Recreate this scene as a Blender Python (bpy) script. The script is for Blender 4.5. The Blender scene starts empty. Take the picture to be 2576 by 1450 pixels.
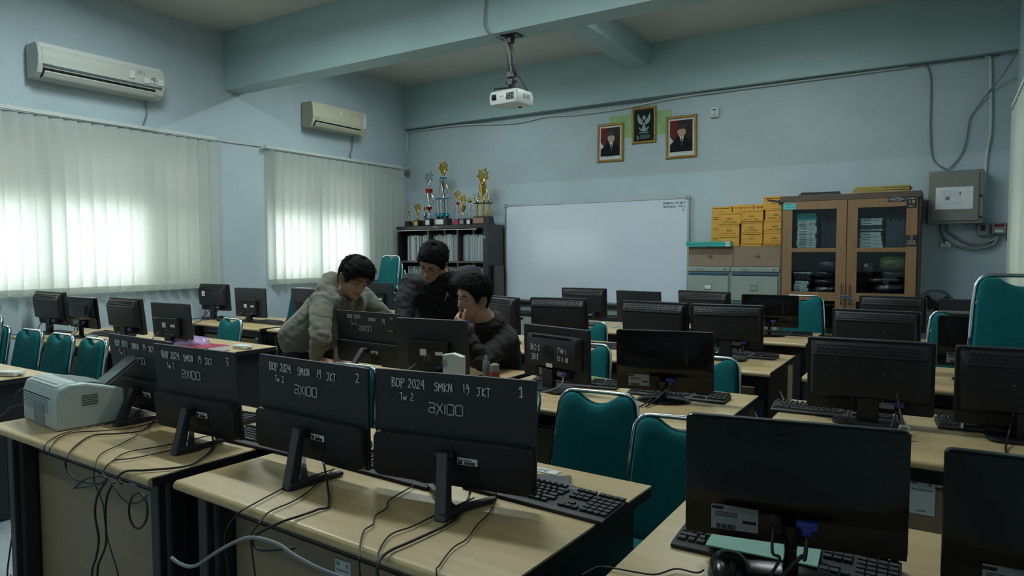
import bpy, bmesh, math, random
from mathutils import Vector, Matrix, Euler, noise
random.seed(7)
PI = math.pi
SC = bpy.context.scene
COL = SC.collection
R_ = math.radians
# ------------------------------------------------------------------ camera
cam_d = bpy.data.cameras.new('camera')
cam = bpy.data.objects.new('camera', cam_d)
COL.objects.link(cam)
SC.camera = cam
cam_d.sensor_fit = 'HORIZONTAL'
cam_d.sensor_width = 36.0
cam_d.lens = 36.0 * 1719.0 / 2576.0
cam_d.clip_start = 0.05
cam_d.clip_end = 200
cx = Vector((0.84378203, 0.53668086, -0.00235309))
cy = Vector((-0.02554371, 0.04453916, 0.99868102))
cz = Vector((0.53607779, -0.842609, 0.05129017))
cam.matrix_world = Matrix(((cx.x, cy.x, cz.x, 6.55), (cx.y, cy.y, cz.y, 0.0), (cx.z, cy.z, cz.z, 1.4), (0, 0, 0, 1)))
# ------------------------------------------------------------------ sky, lights, exposure
W = bpy.data.worlds.new('overcast_sky')
SC.world = W
W.use_nodes = True
bgn = W.node_tree.nodes['Background']
bgn.inputs[0].default_value = (0.97, 1.0, 0.98, 1)
bgn.inputs[1].default_value = 5.2
SC.view_settings.view_transform = 'Standard'
SC.view_settings.look = 'None'
SC.view_settings.exposure = 0.0
SC.view_settings.gamma = 1.0
SC.view_settings.use_curve_mapping = False
SC.cycles.max_bounces = 8
SC.cycles.transparent_max_bounces = 12
SC.cycles.caustics_reflective = False
SC.cycles.caustics_refractive = False
SC.cycles.sample_clamp_indirect = 6.0
SC.cycles.use_denoising = True
# the ceiling tubes: (x, y, watts); last pair is unseen fill added behind the camera
LAMP_POWER = 36.0
LAMPS = [(1.9, 2.85, 3.66, 1.45), (4.3, 2.85, 3.66, 1.45), (1.75, 5.70, 3.64, .70), (4.95, 5.70, 3.64, .70), (2.1, -.9, 3.5, .3), (4.9, -.9, 3.5, .3)]
for lx, ly, lz, lk in LAMPS:
    ld = bpy.data.lights.new('tube_light', 'AREA')
    ld.shape = 'RECTANGLE'; ld.size = 1.15; ld.size_y = 0.05
    ld.energy = LAMP_POWER * lk; ld.color = (0.86, 1.0, 1.0)
    lo = bpy.data.objects.new('tube_light', ld)
    COL.objects.link(lo); lo.location = (lx, ly, lz - .02)
    ld2 = bpy.data.lights.new('tube_light', 'AREA')      # the tube also shines up and sideways
    ld2.shape = 'RECTANGLE'; ld2.size = 1.15; ld2.size_y = 0.04
    ld2.energy = LAMP_POWER * (0.9 if ly < 5 else 1.6) * lk; ld2.color = (0.86, 1.0, 1.0)
    lo2 = bpy.data.objects.new('tube_light', ld2)
    COL.objects.link(lo2); lo2.location = (lx, ly, lz + .02); lo2.rotation_euler = (PI, 0, 0)

# ------------------------------------------------------------------ materials
MATS = {}
def mat(name, col, rough=0.6, metal=0.0, var=0.0, scale=8.0, bump=0.0, bscale=60.0, spec=0.5, alpha=None, trans=None, sheen=0.0, coat=0.0, var_col=None, stretch=(1, 1, 1), detail=4.0):
    if name in MATS: return MATS[name]
    m = bpy.data.materials.new(name); MATS[name] = m
    m.use_nodes = True
    nt = m.node_tree; b = nt.nodes['Principled BSDF']
    b.inputs['Base Color'].default_value = (*col, 1)
    b.inputs['Roughness'].default_value = rough
    b.inputs['Metallic'].default_value = metal
    b.inputs['Specular IOR Level'].default_value = spec
    if sheen: b.inputs['Sheen Weight'].default_value = sheen
    if coat: b.inputs['Coat Weight'].default_value = coat
    if trans is not None: b.inputs['Transmission Weight'].default_value = trans
    if alpha is not None: b.inputs['Alpha'].default_value = alpha
    tc = mp = None
    if var or bump:
        tc = nt.nodes.new('ShaderNodeTexCoord'); mp = nt.nodes.new('ShaderNodeMapping')
        mp.inputs['Scale'].default_value = stretch
        nt.links.new(tc.outputs['Object'], mp.inputs[0])
    if var:
        n = nt.nodes.new('ShaderNodeTexNoise'); n.inputs['Scale'].default_value = scale; n.inputs['Detail'].default_value = detail
        nt.links.new(mp.outputs[0], n.inputs['Vector'])
        cr = nt.nodes.new('ShaderNodeValToRGB')
        vc = var_col or tuple(max(0, c * (1 - var)) for c in col)
        cr.color_ramp.elements[0].position = 0.3; cr.color_ramp.elements[0].color = (*vc, 1)
        cr.color_ramp.elements[1].position = 0.7; cr.color_ramp.elements[1].color = (*[min(1, c * (1 + var * .4)) for c in col], 1)
        nt.links.new(n.outputs[0], cr.inputs[0]); nt.links.new(cr.outputs[0], b.inputs['Base Color'])
    if bump:
        n2 = nt.nodes.new('ShaderNodeTexNoise'); n2.inputs['Scale'].default_value = bscale; n2.inputs['Detail'].default_value = 3
        bp = nt.nodes.new('ShaderNodeBump'); bp.inputs['Strength'].default_value = bump; bp.inputs['Distance'].default_value = 0.01
        nt.links.new(mp.outputs[0], n2.inputs['Vector']); nt.links.new(n2.outputs[0], bp.inputs['Height']); nt.links.new(bp.outputs[0], b.inputs['Normal'])
    return m

def M_(k): return MATS[k]
mat('wall_paint', (0.45, 0.545, 0.595), 0.75, var=0.10, scale=1.3, bump=0.15, bscale=35, detail=6)
mat('beam_paint', (0.34, 0.475, 0.485), 0.55, var=0.10, scale=1.5, bump=0.15, bscale=30, detail=6)
mat('ceiling_paint', (0.55, 0.54, 0.50), 0.75, var=0.10, scale=1.1, bump=0.3, bscale=7, detail=6)
mat('floor_tile', (0.36, 0.42, 0.46), 0.45, var=0.15, scale=14, detail=6)
mat('blind_cable', (0.55, 0.6, 0.58), 0.6)
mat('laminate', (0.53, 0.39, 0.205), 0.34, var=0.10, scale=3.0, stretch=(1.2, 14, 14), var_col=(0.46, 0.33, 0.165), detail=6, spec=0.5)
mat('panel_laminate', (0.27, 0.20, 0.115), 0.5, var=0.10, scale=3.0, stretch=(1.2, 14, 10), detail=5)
mat('black_laminate', (0.012, 0.012, 0.014), 0.45, bump=0.05, bscale=120)
mat('black_metal', (0.015, 0.015, 0.016), 0.4)
mat('mon_plastic', (0.011, 0.011, 0.013), 0.45, bump=0.12, bscale=300, spec=0.35)
mat('mon_gloss', (0.004, 0.004, 0.0045), 0.22, spec=0.35)
mat('mon_slot', (0.002, 0.002, 0.002), 0.8)
mat('mon_matte', (0.014, 0.016, 0.020), 0.5, bump=0.1, bscale=400)
mat('screen_glass', (0.01, 0.01, 0.012), 0.15)
mat('key_plastic', (0.018, 0.018, 0.020), 0.6, spec=.3)
mat('cable_black', (0.01, 0.01, 0.01), 0.5)
mat('cable_grey', (0.20, 0.21, 0.22), 0.5)
mat('cable_white', (0.55, 0.6, 0.58), 0.5)
mat('vga_blue', (0.015, 0.03, 0.22), 0.45)
mat('chrome', (0.75, 0.77, 0.78), 0.14, metal=1.0)
mat('teal_fabric', (0.003, 0.11, 0.12), 0.9, var=0.12, scale=30, bump=0.25, bscale=500, spec=0.2)
mat('chalk_ink', (0.62, 0.66, 0.66), 0.6)
mat('logo_grey', (0.42, 0.44, 0.45), 0.4)
mat('stencil_white', (0.7, 0.72, 0.7), 0.6)
mat('label_white', (0.62, 0.66, 0.66), 0.5)
mat('label_grey', (0.20, 0.22, 0.24), 0.4)
mat('ink_black', (0.01, 0.01, 0.012), 0.6)
mat('white_plastic', (0.62, 0.66, 0.63), 0.4, var=0.04, scale=3)
mat('ivory_plastic', (0.56, 0.54, 0.43), 0.4, var=0.04, scale=3)
mat('printer_plastic', (0.44, 0.52, 0.51), 0.45, bump=0.05, bscale=200)
mat('printer_dark', (0.10, 0.13, 0.14), 0.5)
mat('paper', (0.72, 0.75, 0.78), 0.8)
mat('dark_hole', (0.004, 0.004, 0.004), 0.9)
mat('gold', (0.55, 0.36, 0.07), 0.30, metal=1.0)
mat('silver', (0.62, 0.64, 0.66), 0.2, metal=1.0)
mat('red_foil', (0.35, 0.015, 0.03), 0.3, metal=0.6)
mat('teal_foil', (0.02, 0.2, 0.27), 0.25, metal=0.7)
mat('frame_gold', (0.42, 0.25, 0.06), 0.42, metal=0.5, var=0.35, scale=60, bump=0.5, bscale=150)
mat('shelf_black', (0.014, 0.013, 0.014), 0.35)
mat('shelf_edge', (0.05, 0.045, 0.045), 0.35)
mat('steel_green', (0.27, 0.32, 0.29), 0.42, var=0.05, scale=6)
mat('drawer_blue', (0.02, 0.08, 0.14), 0.4)
mat('cab_brown', (0.085, 0.06, 0.042), 0.5, var=0.2, scale=4, stretch=(1, 1, 6))
mat('cab_wood', (0.25, 0.145, 0.07), 0.45, var=0.15, scale=4, stretch=(8, 8, 1), detail=6)
mat('yellow_card', (0.62, 0.33, 0.05), 0.7, var=0.12, scale=9)
mat('brown_card', (0.24, 0.18, 0.125), 0.8, var=0.08, scale=8)
mat('teal_card', (0.03, 0.38, 0.34), 0.6)
mat('board_white', (0.66, 0.73, 0.83), 0.13, spec=0.4)
mat('alu', (0.5, 0.52, 0.53), 0.35, metal=0.8)
mat('box_grey', (0.20, 0.20, 0.185), 0.5, var=0.1, scale=6)
mat('blade_black', (0.012, 0.012, 0.013), 0.35)
# ------------------------------------------------------------------ mesh helpers
class B:
    def __init__(s): s.v = []; s.f = []
    def add(s, vs, fs, M=None):
        o = len(s.v)
        s.v += [tuple(M @ Vector(v)) if M else tuple(v) for v in vs]
        s.f += [tuple(i + o for i in f) for f in fs]
        return s
    def box(s, c, d, M=None, rz=0, bev=0):
        x, y, z = [q / 2 for q in d]
        T = Matrix.Translation(c) @ Matrix.Rotation(rz, 4, 'Z')
        if M: T = M @ T
        if bev:
            bm = bmesh.new(); bmesh.ops.create_cube(bm, size=1, matrix=Matrix.Diagonal((d[0], d[1], d[2], 1)))
            bmesh.ops.bevel(bm, geom=bm.edges[:], offset=min(bev, min(d) * .45), segments=2, profile=.5, affect='EDGES')
            s.add([v.co[:] for v in bm.verts], [[v.index for v in f.verts] for f in bm.faces], T); bm.free(); return s
        return s.add([(a, b, e) for a in (-x, x) for b in (-y, y) for e in (-z, z)],
                     [(0, 1, 3, 2), (4, 6, 7, 5), (0, 4, 5, 1), (2, 3, 7, 6), (0, 2, 6, 4), (1, 5, 7, 3)], T)
    def prism(s, pts, a, b, axis='y', M=None):
        # closed outline pts (2D) extruded from a to b along axis
        n = len(pts)
        def P(p, t): return {'y': (p[0], t, p[1]), 'x': (t, p[0], p[1]), 'z': (p[0], p[1], t)}[axis]
        vs = [P(p, a) for p in pts] + [P(p, b) for p in pts]
        fs = [tuple(range(n)), tuple(range(2 * n - 1, n - 1, -1))] + [(i, i + n, (i + 1) % n + n, (i + 1) % n) for i in range(n)]
        return s.add(vs, fs, M)
    def tube(s, pts, r, seg=8, closed=False, M=None, cap=True, flat=1.0):
        P = [Vector(p) for p in pts]; n = len(P)
        if n < 2: return s
        rr = r if isinstance(r, (list, tuple)) else [r] * n
        T = []
        for i in range(n):
            if closed: t = P[(i + 1) % n] - P[i - 1]
            else: t = P[min(i + 1, n - 1)] - P[max(i - 1, 0)]
            T.append(t.normalized() if t.length > 1e-9 else Vector((0, 0, 1)))
        up = Vector((0, 0, 1)) if abs(T[0].z) < .9 else Vector((1, 0, 0))
        a = T[0].cross(up).normalized()
        vs = []; fs = []
        for i in range(n):
            a = (a - T[i] * a.dot(T[i]))
            a = a.normalized() if a.length > 1e-6 else T[i].orthogonal().normalized()
            b = T[i].cross(a)
            for k in range(seg):
                t = 2 * PI * k / seg
                vs.append(tuple(P[i] + (a * math.cos(t) + b * math.sin(t) * flat) * rr[i]))
        m = n if closed else n - 1
        for i in range(m):
            for k in range(seg):
                j = (i + 1) % n
                fs.append((i * seg + k, i * seg + (k + 1) % seg, j * seg + (k + 1) % seg, j * seg + k))
        if cap and not closed:
            fs.append(tuple(range(seg))[::-1]); fs.append(tuple((n - 1) * seg + k for k in range(seg)))
        return s.add(vs, fs, M)
    def lathe(s, prof, seg=20, M=None):
        vs = []; fs = []; n = len(prof)
        for r, z in prof:
            for k in range(seg):
                t = 2 * PI * k / seg; vs.append((max(r, 1e-4) * math.cos(t), max(r, 1e-4) * math.sin(t), z))
        for i in range(n - 1):
            for k in range(seg):
                fs.append((i * seg + k, i * seg + (k + 1) % seg, (i + 1) * seg + (k + 1) % seg, (i + 1) * seg + k))
        fs.append(tuple(range(seg))[::-1]); fs.append(tuple((n - 1) * seg + k for k in range(seg)))
        return s.add(vs, fs, M)
    def ball(s, c, r, seg=12, M=None):
        r = r if isinstance(r, (list, tuple)) else (r, r, r)
        T = Matrix.Translation(c) @ Matrix.Diagonal((*r, 1))
        if M: T = M @ T
        h = seg // 2
        return s.lathe([(math.sin(PI * i / h), -math.cos(PI * i / h)) for i in range(h + 1)], seg, T)
    def grid(s, P, M=None, closed_u=False):
        # P: rows of points
        n, m = len(P), len(P[0])
        vs = [p for r in P for p in r]; fs = []
        for i in range(n - 1):
            for j in range(m if closed_u else m - 1):
                k = (j + 1) % m
                fs.append((i * m + j, i * m + k, (i + 1) * m + k, (i + 1) * m + j))
        return s.add(vs, fs, M)
def obj(name, b, m, parent=None, smooth=False, bevel=0, loc=None, rot=None, sub=0, solid=0, fixn=False):
    me = bpy.data.meshes.new(name)
    me.from_pydata(b.v, [], b.f); me.validate()
    if fixn or True:
        bm = bmesh.new(); bm.from_mesh(me); bmesh.ops.recalc_face_normals(bm, faces=bm.faces); bm.to_mesh(me); bm.free()
    me.materials.append(m if not isinstance(m, str) else MATS[m])
    o = bpy.data.objects.new(name, me); COL.objects.link(o)
    if smooth:
        me.shade_smooth()
        if smooth != 2:
            md = o.modifiers.new('n', 'EDGE_SPLIT'); md.split_angle = R_(38)
    if bevel:
        md = o.modifiers.new('b', 'BEVEL'); md.width = bevel; md.segments = 2; md.limit_method = 'ANGLE'; md.angle_limit = R_(40)
    if solid:
        md = o.modifiers.new('s', 'SOLIDIFY'); md.thickness = solid
    if sub:
        md = o.modifiers.new('ss', 'SUBSURF'); md.levels = sub; md.render_levels = sub
    if parent: o.parent = parent
    if loc is not None: o.location = loc
    if rot is not None: o.rotation_euler = rot
    return o
def tag(o, label, cat, group=None):
    o['label'] = label; o['category'] = cat
    if group: o['group'] = group
    return o
def struct(name, b, m, **k):
    o = obj(name, b, m, **k); o['kind'] = 'structure'; return o
def thing(name, label, cat, loc=(0, 0, 0), rz=0, group=None):
    o = bpy.data.objects.new(name, None); COL.objects.link(o)
    o.location = loc; o.rotation_euler = (0, 0, rz); o.empty_display_size = .1
    return tag(o, label, cat, group)
def dup(root, loc, rz=None, label=None, group=None, rot=None):
    r = root.copy(); COL.objects.link(r); r.location = loc
    if rz is not None: r.rotation_euler = (0, 0, rz)
    if rot is not None: r.rotation_euler = rot
    if label: r['label'] = label
    if group: r['group'] = group
    for ch in list(root.children):
        c = ch.copy(); COL.objects.link(c); c.parent = r
        for g in list(ch.children):
            d = g.copy(); COL.objects.link(d); d.parent = c
    return r
def smooth_path(pts, n=6):
    P = [Vector(p) for p in pts]
    if len(P) < 3: return P
    out = []
    for i in range(len(P) - 1):
        p0 = P[max(i - 1, 0)]; p1 = P[i]; p2 = P[i + 1]; p3 = P[min(i + 2, len(P) - 1)]
        for k in range(n):
            t = k / n
            out.append(0.5 * ((2 * p1) + (p2 - p0) * t + (2 * p0 - 5 * p1 + 4 * p2 - p3) * t * t + (3 * p1 - p0 - 3 * p2 + p3) * t ** 3))
    out.append(P[-1]); return out
def ftext(s, size, m, parent=None, loc=(0, 0, 0), rot=(PI / 2, 0, 0), name='lettering', align='CENTER', depth=0.0004, sx=1.0, shear=0):
    cu = bpy.data.curves.new(name, 'FONT'); cu.body = s; cu.size = size; cu.align_x = align; cu.align_y = 'CENTER'; cu.extrude = depth; cu.shear = shear; cu.resolution_u = 2
    t = bpy.data.objects.new('tmp', cu); COL.objects.link(t)
    dg = bpy.context.evaluated_depsgraph_get()
    me = bpy.data.meshes.new_from_object(t.evaluated_get(dg)); bpy.data.objects.remove(t); me.name = name
    me.materials.clear(); me.materials.append(MATS[m])
    o = bpy.data.objects.new(name, me); COL.objects.link(o)
    if parent: o.parent = parent
    o.location = loc; o.rotation_euler = rot; o.scale = (sx, 1, 1)
    return o
def rrect(w, h, r, n=5, cx=0, cy=0):
    o = []
    for (a, b, t0) in ((w / 2 - r, h / 2 - r, 0), (-w / 2 + r, h / 2 - r, PI / 2), (-w / 2 + r, -h / 2 + r, PI), (w / 2 - r, -h / 2 + r, 1.5 * PI)):
        for k in range(n + 1):
            t = t0 + PI / 2 * k / n; o.append((cx + a + r * math.cos(t), cy + b + r * math.sin(t)))
    return o
# handwriting: strokes on a 0..1 em, width in brackets
HW = {
 'B': (.62, [[(.1, 0), (.1, 1)], [(.0, .98), (.45, .95), (.5, .75), (.12, .55), (.55, .4), (.5, .08), (.02, .02)]]),
 'O': (.62, [[(.3, 1), (.05, .7), (.08, .2), (.3, 0), (.5, .25), (.5, .75), (.3, 1)]]),
 'P': (.55, [[(.1, -.15), (.1, 1)], [(.0, .95), (.42, .9), (.45, .6), (.12, .45)]]),
 '2': (.58, [[(.05, .8), (.25, 1), (.45, .8), (.3, .4), (.02, .03), (.5, .05)]]),
 '0': (.55, [[(.28, 1), (.05, .7), (.08, .2), (.25, 0), (.45, .25), (.45, .75), (.28, 1)]]),
 '4': (.6, [[(.4, 1), (.02, .45), (.45, .42)], [(.42, .95), (.45, -.1)]]),
 'T': (.6, [[(0, .98), (.55, .92)], [(.28, .95), (.28, 0)]]),
 'w': (.7, [[(0, .5), (.1, 0), (.25, .4), (.4, 0), (.55, .55)]]),
 'S': (.58, [[(.5, .9), (.25, 1), (.05, .75), (.4, .5), (.45, .15), (.2, 0), (0, .12)]]),
 'M': (.72, [[(.02, 0), (.1, .95), (.3, .4), (.5, 1), (.58, 0)]]),
 'K': (.6, [[(.1, 1), (.08, 0)], [(.5, .95), (.12, .45), (.52, .0)]]),
 'N': (.62, [[(.05, 0), (.08, 1), (.45, .05), (.5, 1)]]),
 '1': (.35, [[(.15, 1), (.15, 0)]]),
 'I': (.5, [[(.0, .75), (.2, 1), (.2, 0)], [(.0, 0), (.4, 0)]]),
 '9': (.55, [[(.42, .8), (.25, 1), (.05, .75), (.2, .5), (.42, .7), (.42, .1), (.2, -.15)]]),
 'J': (.6, [[(0, .95), (.55, .95)], [(.35, .95), (.35, .2), (.15, 0), (.0, .15)]]),
 '3': (.52, [[(.02, .95), (.4, .9), (.15, .55), (.42, .3), (.25, 0), (.0, .05)]]),
 '5': (.55, [[(.45, 1), (.1, .98), (.08, .6), (.4, .55), (.42, .15), (.02, .03)]]),
 '8': (.55, [[(.25, .52), (.05, .78), (.25, 1), (.42, .78), (.25, .52), (.03, .25), (.25, 0), (.45, .25), (.25, .52)]]),
 ' ': (.45, []),
}
def write(b, s, x, z, size, thick, y=0, jitter=.03, wx=1.3):
    for ch in s:
        w, st = HW[ch]
        for k, L in enumerate(st):
            P = [Vector((x + (a + random.uniform(-jitter, jitter)) * size * wx, y, z + (c + random.uniform(-jitter, jitter)) * size)) for a, c in L]
            b.tube(smooth_path(P, 4) if len(P) > 2 else P, thick, 5)
        x += w * size * 1.10 * wx
    return x
# ------------------------------------------------------------------ room shell
H = 3.75; XR = 7.03; YB = 7.53; YF = -2.6; T = 0.16
struct('floor', B().box((XR / 2, (YB + YF) / 2, -0.05), (XR + .4, YB - YF + .4, 0.1)), 'floor_tile')
struct('ceiling', B().box((XR / 2, (YB + YF) / 2, H + .05), (XR + .4, YB - YF + .4, 0.1)), 'ceiling_paint')
struct('wall_back', B().box((XR / 2, YB + T / 2, H / 2), (XR + 2 * T, T, H)), 'wall_paint')
struct('wall_front', B().box((XR / 2, YF - T / 2, H / 2), (XR + 2 * T, T, H)), 'wall_paint')
WINS_L = [(0.55, 4.28), (5.12, 6.62)]
ZB, ZT = 1.08, 2.38
def side_wall(name, xc, wins):
    b = B(); y = YF - T
    for a, e in wins:
        b.box((xc, (y + a) / 2, H / 2), (T, a - y, H))
        b.box((xc, (a + e) / 2, ZB / 2), (T, e - a, ZB)); b.box((xc, (a + e) / 2, (ZT + H) / 2), (T, e - a, H - ZT)); y = e
    b.box((xc, (y + YB + T) / 2, H / 2), (T, YB + T - y, H))
    struct(name, b, 'wall_paint')
side_wall('wall_left', -T / 2, WINS_L)
WINS_R = [(3.2, 6.3)]
side_wall('wall_right', XR + T / 2, WINS_R)
# glass
def glass_mat(name, tint, refl=.06):
    m = bpy.data.materials.new(name); MATS[name] = m; m.use_nodes = True
    nt = m.node_tree; nt.nodes.remove(nt.nodes['Principled BSDF'])
    tr = nt.nodes.new('ShaderNodeBsdfTransparent'); tr.inputs[0].default_value = (*tint, 1)
    gl = nt.nodes.new('ShaderNodeBsdfGlossy'); gl.inputs['Roughness'].default_value = .03
    mx = nt.nodes.new('ShaderNodeMixShader'); mx.inputs[0].default_value = refl
    nt.links.new(tr.outputs[0], mx.inputs[1]); nt.links.new(gl.outputs[0], mx.inputs[2])
    nt.links.new(mx.outputs[0], nt.nodes['Material Output'].inputs[0]); return m
glass_mat('pane_clear', (.93, .96, .95)); glass_mat('pane_shaded_top', (.34, .35, .34)); glass_mat('pane_shaded', (.42, .44, .42))  # upper, end-sash and right-wall panes darkened to imitate dimmer daylight outside
glass_mat('case_glass', (.84, .89, .90), .045); glass_mat('lens_glass', (.95, .95, .95), .04)
mat('win_frame', (0.10, 0.10, 0.10), 0.5)
def window(n, x, a, e, muls, sgn, shaded_from=99):
    f = B(); fw = .05; d = .06
    f.box((x, (a + e) / 2, ZB + fw / 2), (d, e - a, fw)); f.box((x, (a + e) / 2, ZT - fw / 2), (d, e - a, fw))
    f.box((x, a + fw / 2, (ZB + ZT) / 2), (d, fw, ZT - ZB)); f.box((x, e - fw / 2, (ZB + ZT) / 2), (d, fw, ZT - ZB))
    f.box((x, (a + e) / 2, 1.87), (d, e - a, .08))
    for m_ in muls: f.box((x, m_, (ZB + ZT) / 2), (d, .11, ZT - ZB))
    w = struct('window_%d' % n, f, 'win_frame')
    ys = [a] + list(muls) + [e]
    for i in range(len(ys) - 1):
        for z0, z1, mt in ((ZB, 1.87, 'pane_clear'), (1.87, ZT, 'pane_shaded_top')):
            if ys[i] >= shaded_from and mt == 'pane_clear': mt = 'pane_shaded'
            obj('pane', B().box((x, (ys[i] + ys[i + 1]) / 2, (z0 + z1) / 2), (.004, ys[i + 1] - ys[i], z1 - z0)), mt, w)
window(1, -.10, 0.55, 4.28, (1.75, 2.83, 3.72), 1, 3.7)
window(2, -.10, 5.12, 6.62, (5.80,), 1)
window(3, XR + .10, 3.2, 6.3, (4.2, 5.3), -1, -9)
# beams
struct('trim_1', B().box((XR / 2, 4.695, (3.14 + H) / 2), (XR, 0.23, H - 3.14)), 'beam_paint')
struct('trim_2', B().box((XR / 2, 7.485, (3.155 + H) / 2), (XR, 0.11, H - 3.155)), 'beam_paint')
struct('trim_3', B().box((3.55, 6.12, (3.51 + H) / 2), (0.24, 2.62, H - 3.51)), 'beam_paint')
# ------------------------------------------------------------------ fluorescent fixtures on the ceiling
mat('tube_glow', (0.9, 1, 1), 0.4)
nt = MATS['tube_glow'].node_tree; pb = nt.nodes['Principled BSDF']
pb.inputs['Emission Color'].default_value = (0.86, 1, 1, 1); pb.inputs['Emission Strength'].default_value = 3.0
for i, (lx, ly, lz, lk) in enumerate(LAMPS):
    t = thing('ceiling_lamp', ['white fluorescent batten lamp on the ceiling nearer the first window', 'white fluorescent batten lamp on the near ceiling above the front desks',
        'white fluorescent batten lamp hidden behind the deep beam near the window wall', 'white fluorescent batten lamp behind the deep beam toward the cabinets',
        'unseen batten lamp added as fill light behind the viewer toward the windows', 'unseen batten lamp added as fill light behind the viewer toward the wall'][i], 'lamp', (lx, ly, lz), 0, 'fluorescent lamps on the ceiling')
    obj('lamp_body', B().box((0, .035, .0), (1.24, .03, .05), bev=.006), 'white_plastic', t)
    obj('tube', B().tube([(-.59, 0, 0), (.59, 0, 0)], .013, 10), 'tube_glow', t)
    for s in (-1, 1):
        obj('lamp_holder', B().box((s * .60, .01, 0), (.025, .045, .04)), 'white_plastic', t)
        obj('hanging_rod', B().tube([(s * .5, .035, .02), (s * .5, .035, H - lz)], .004, 6), 'alu', t)
# ------------------------------------------------------------------ vertical blinds
m = bpy.data.materials.new('blind_fabric'); MATS['blind_fabric'] = m; m.use_nodes = True
nt = m.node_tree; nt.nodes.remove(nt.nodes['Principled BSDF'])
df = nt.nodes.new('ShaderNodeBsdfDiffuse'); tl = nt.nodes.new('ShaderNodeBsdfTranslucent'); mx = nt.nodes.new('ShaderNodeMixShader')
df.inputs[0].default_value = (.66, .70, .66, 1); tl.inputs[0].default_value = (.74, .78, .73, 1); mx.inputs[0].default_value = .48
nt.links.new(df.outputs[0], mx.inputs[1]); nt.links.new(tl.outputs[0], mx.inputs[2]); nt.links.new(mx.outputs[0], nt.nodes['Material Output'].inputs[0])
def blind(label, x, y0, y1, z0, z1, sgn, turned=()):
    t = thing('vertical_blind', label, 'blind', (x, y0, 0), 0, 'vertical blinds over the windows')
    L = y1 - y0
    obj('headrail', B().box((0, L / 2, z1 + .012), (.045, L, .035), bev=.004), 'blind_cable', t)
    obj('rail_channel', B().box((0, L / 2, z1 - .009), (.03, L - .03, .008)), 'alu', t)
    n = int(round(L / .113)); w = .127
    for i in range(n):
        yc = (i + .5) * L / n
        a = R_(19 + random.uniform(-3, 3)) * sgn
        if i in turned: a = R_(70) * sgn
        dr = random.uniform(-.012, .012)
        rows = []
        for k in range(9):
            z = z1 - .02 - (z1 - .02 - z0) * k / 8
            sway = dr * (k / 8) ** 1.5
            rows.append([((u) * w * math.sin(a) + .002 * (1 - 4 * u * u), yc + u * w * math.cos(a) + sway, z) for u in (-.5, -.25, 0, .25, .5)])
        s_ = obj('blind_slat', B().grid(rows), 'blind_fabric', t, smooth=2)
        hem = []
        for z in (z0 + .055, z0 - .004):
            hem.append([((u) * w * math.sin(a) + .006, yc + u * w * math.cos(a) + dr, z) for u in (-.5, 0, .5)])
        b = B(); b.grid(hem); b.grid([[(p[0] - .010, p[1], p[2]) for p in r] for r in hem])
        obj('hem_weight', b, 'blind_fabric', s_)
    ch = []
    for i in range(n):
        y = (i + .5) * L / n
        ch += [(.018 * sgn, y, z0 + .03), (.018 * sgn, y + L / n * .5, z0 + .012)]
    obj('bottom_chain', B().tube(smooth_path(ch, 3), .0012, 4), 'cable_white', t)
    yy = L + .01 if sgn > 0 else -.01
    obj('pull_cord', B().tube(smooth_path([(.02, yy, z1), (.022, yy, z0 + .5), (.02, yy + .01, z0 + .15), (.02, yy + .03, z0 + .06), (.02, yy + .05, z0 + .12), (.02, yy + .02, z0 + .6), (.02, yy + .005, z1)], 6), .002, 5), 'cable_white', t)
    return t
blind('long white vertical blind over the wide window on the left wall', .06, .45, 4.43, 1.05, 2.585, 1, (8,))
blind('white vertical blind over the smaller window beside the trophy bookcase', .06, 5.04, 7.33, 1.05, 2.585, 1, (0,))
blind('pale vertical blind on the right wall next to the power meter', XR - .07, 3.0, 6.52, 1.0, 2.5, -1)
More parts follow.
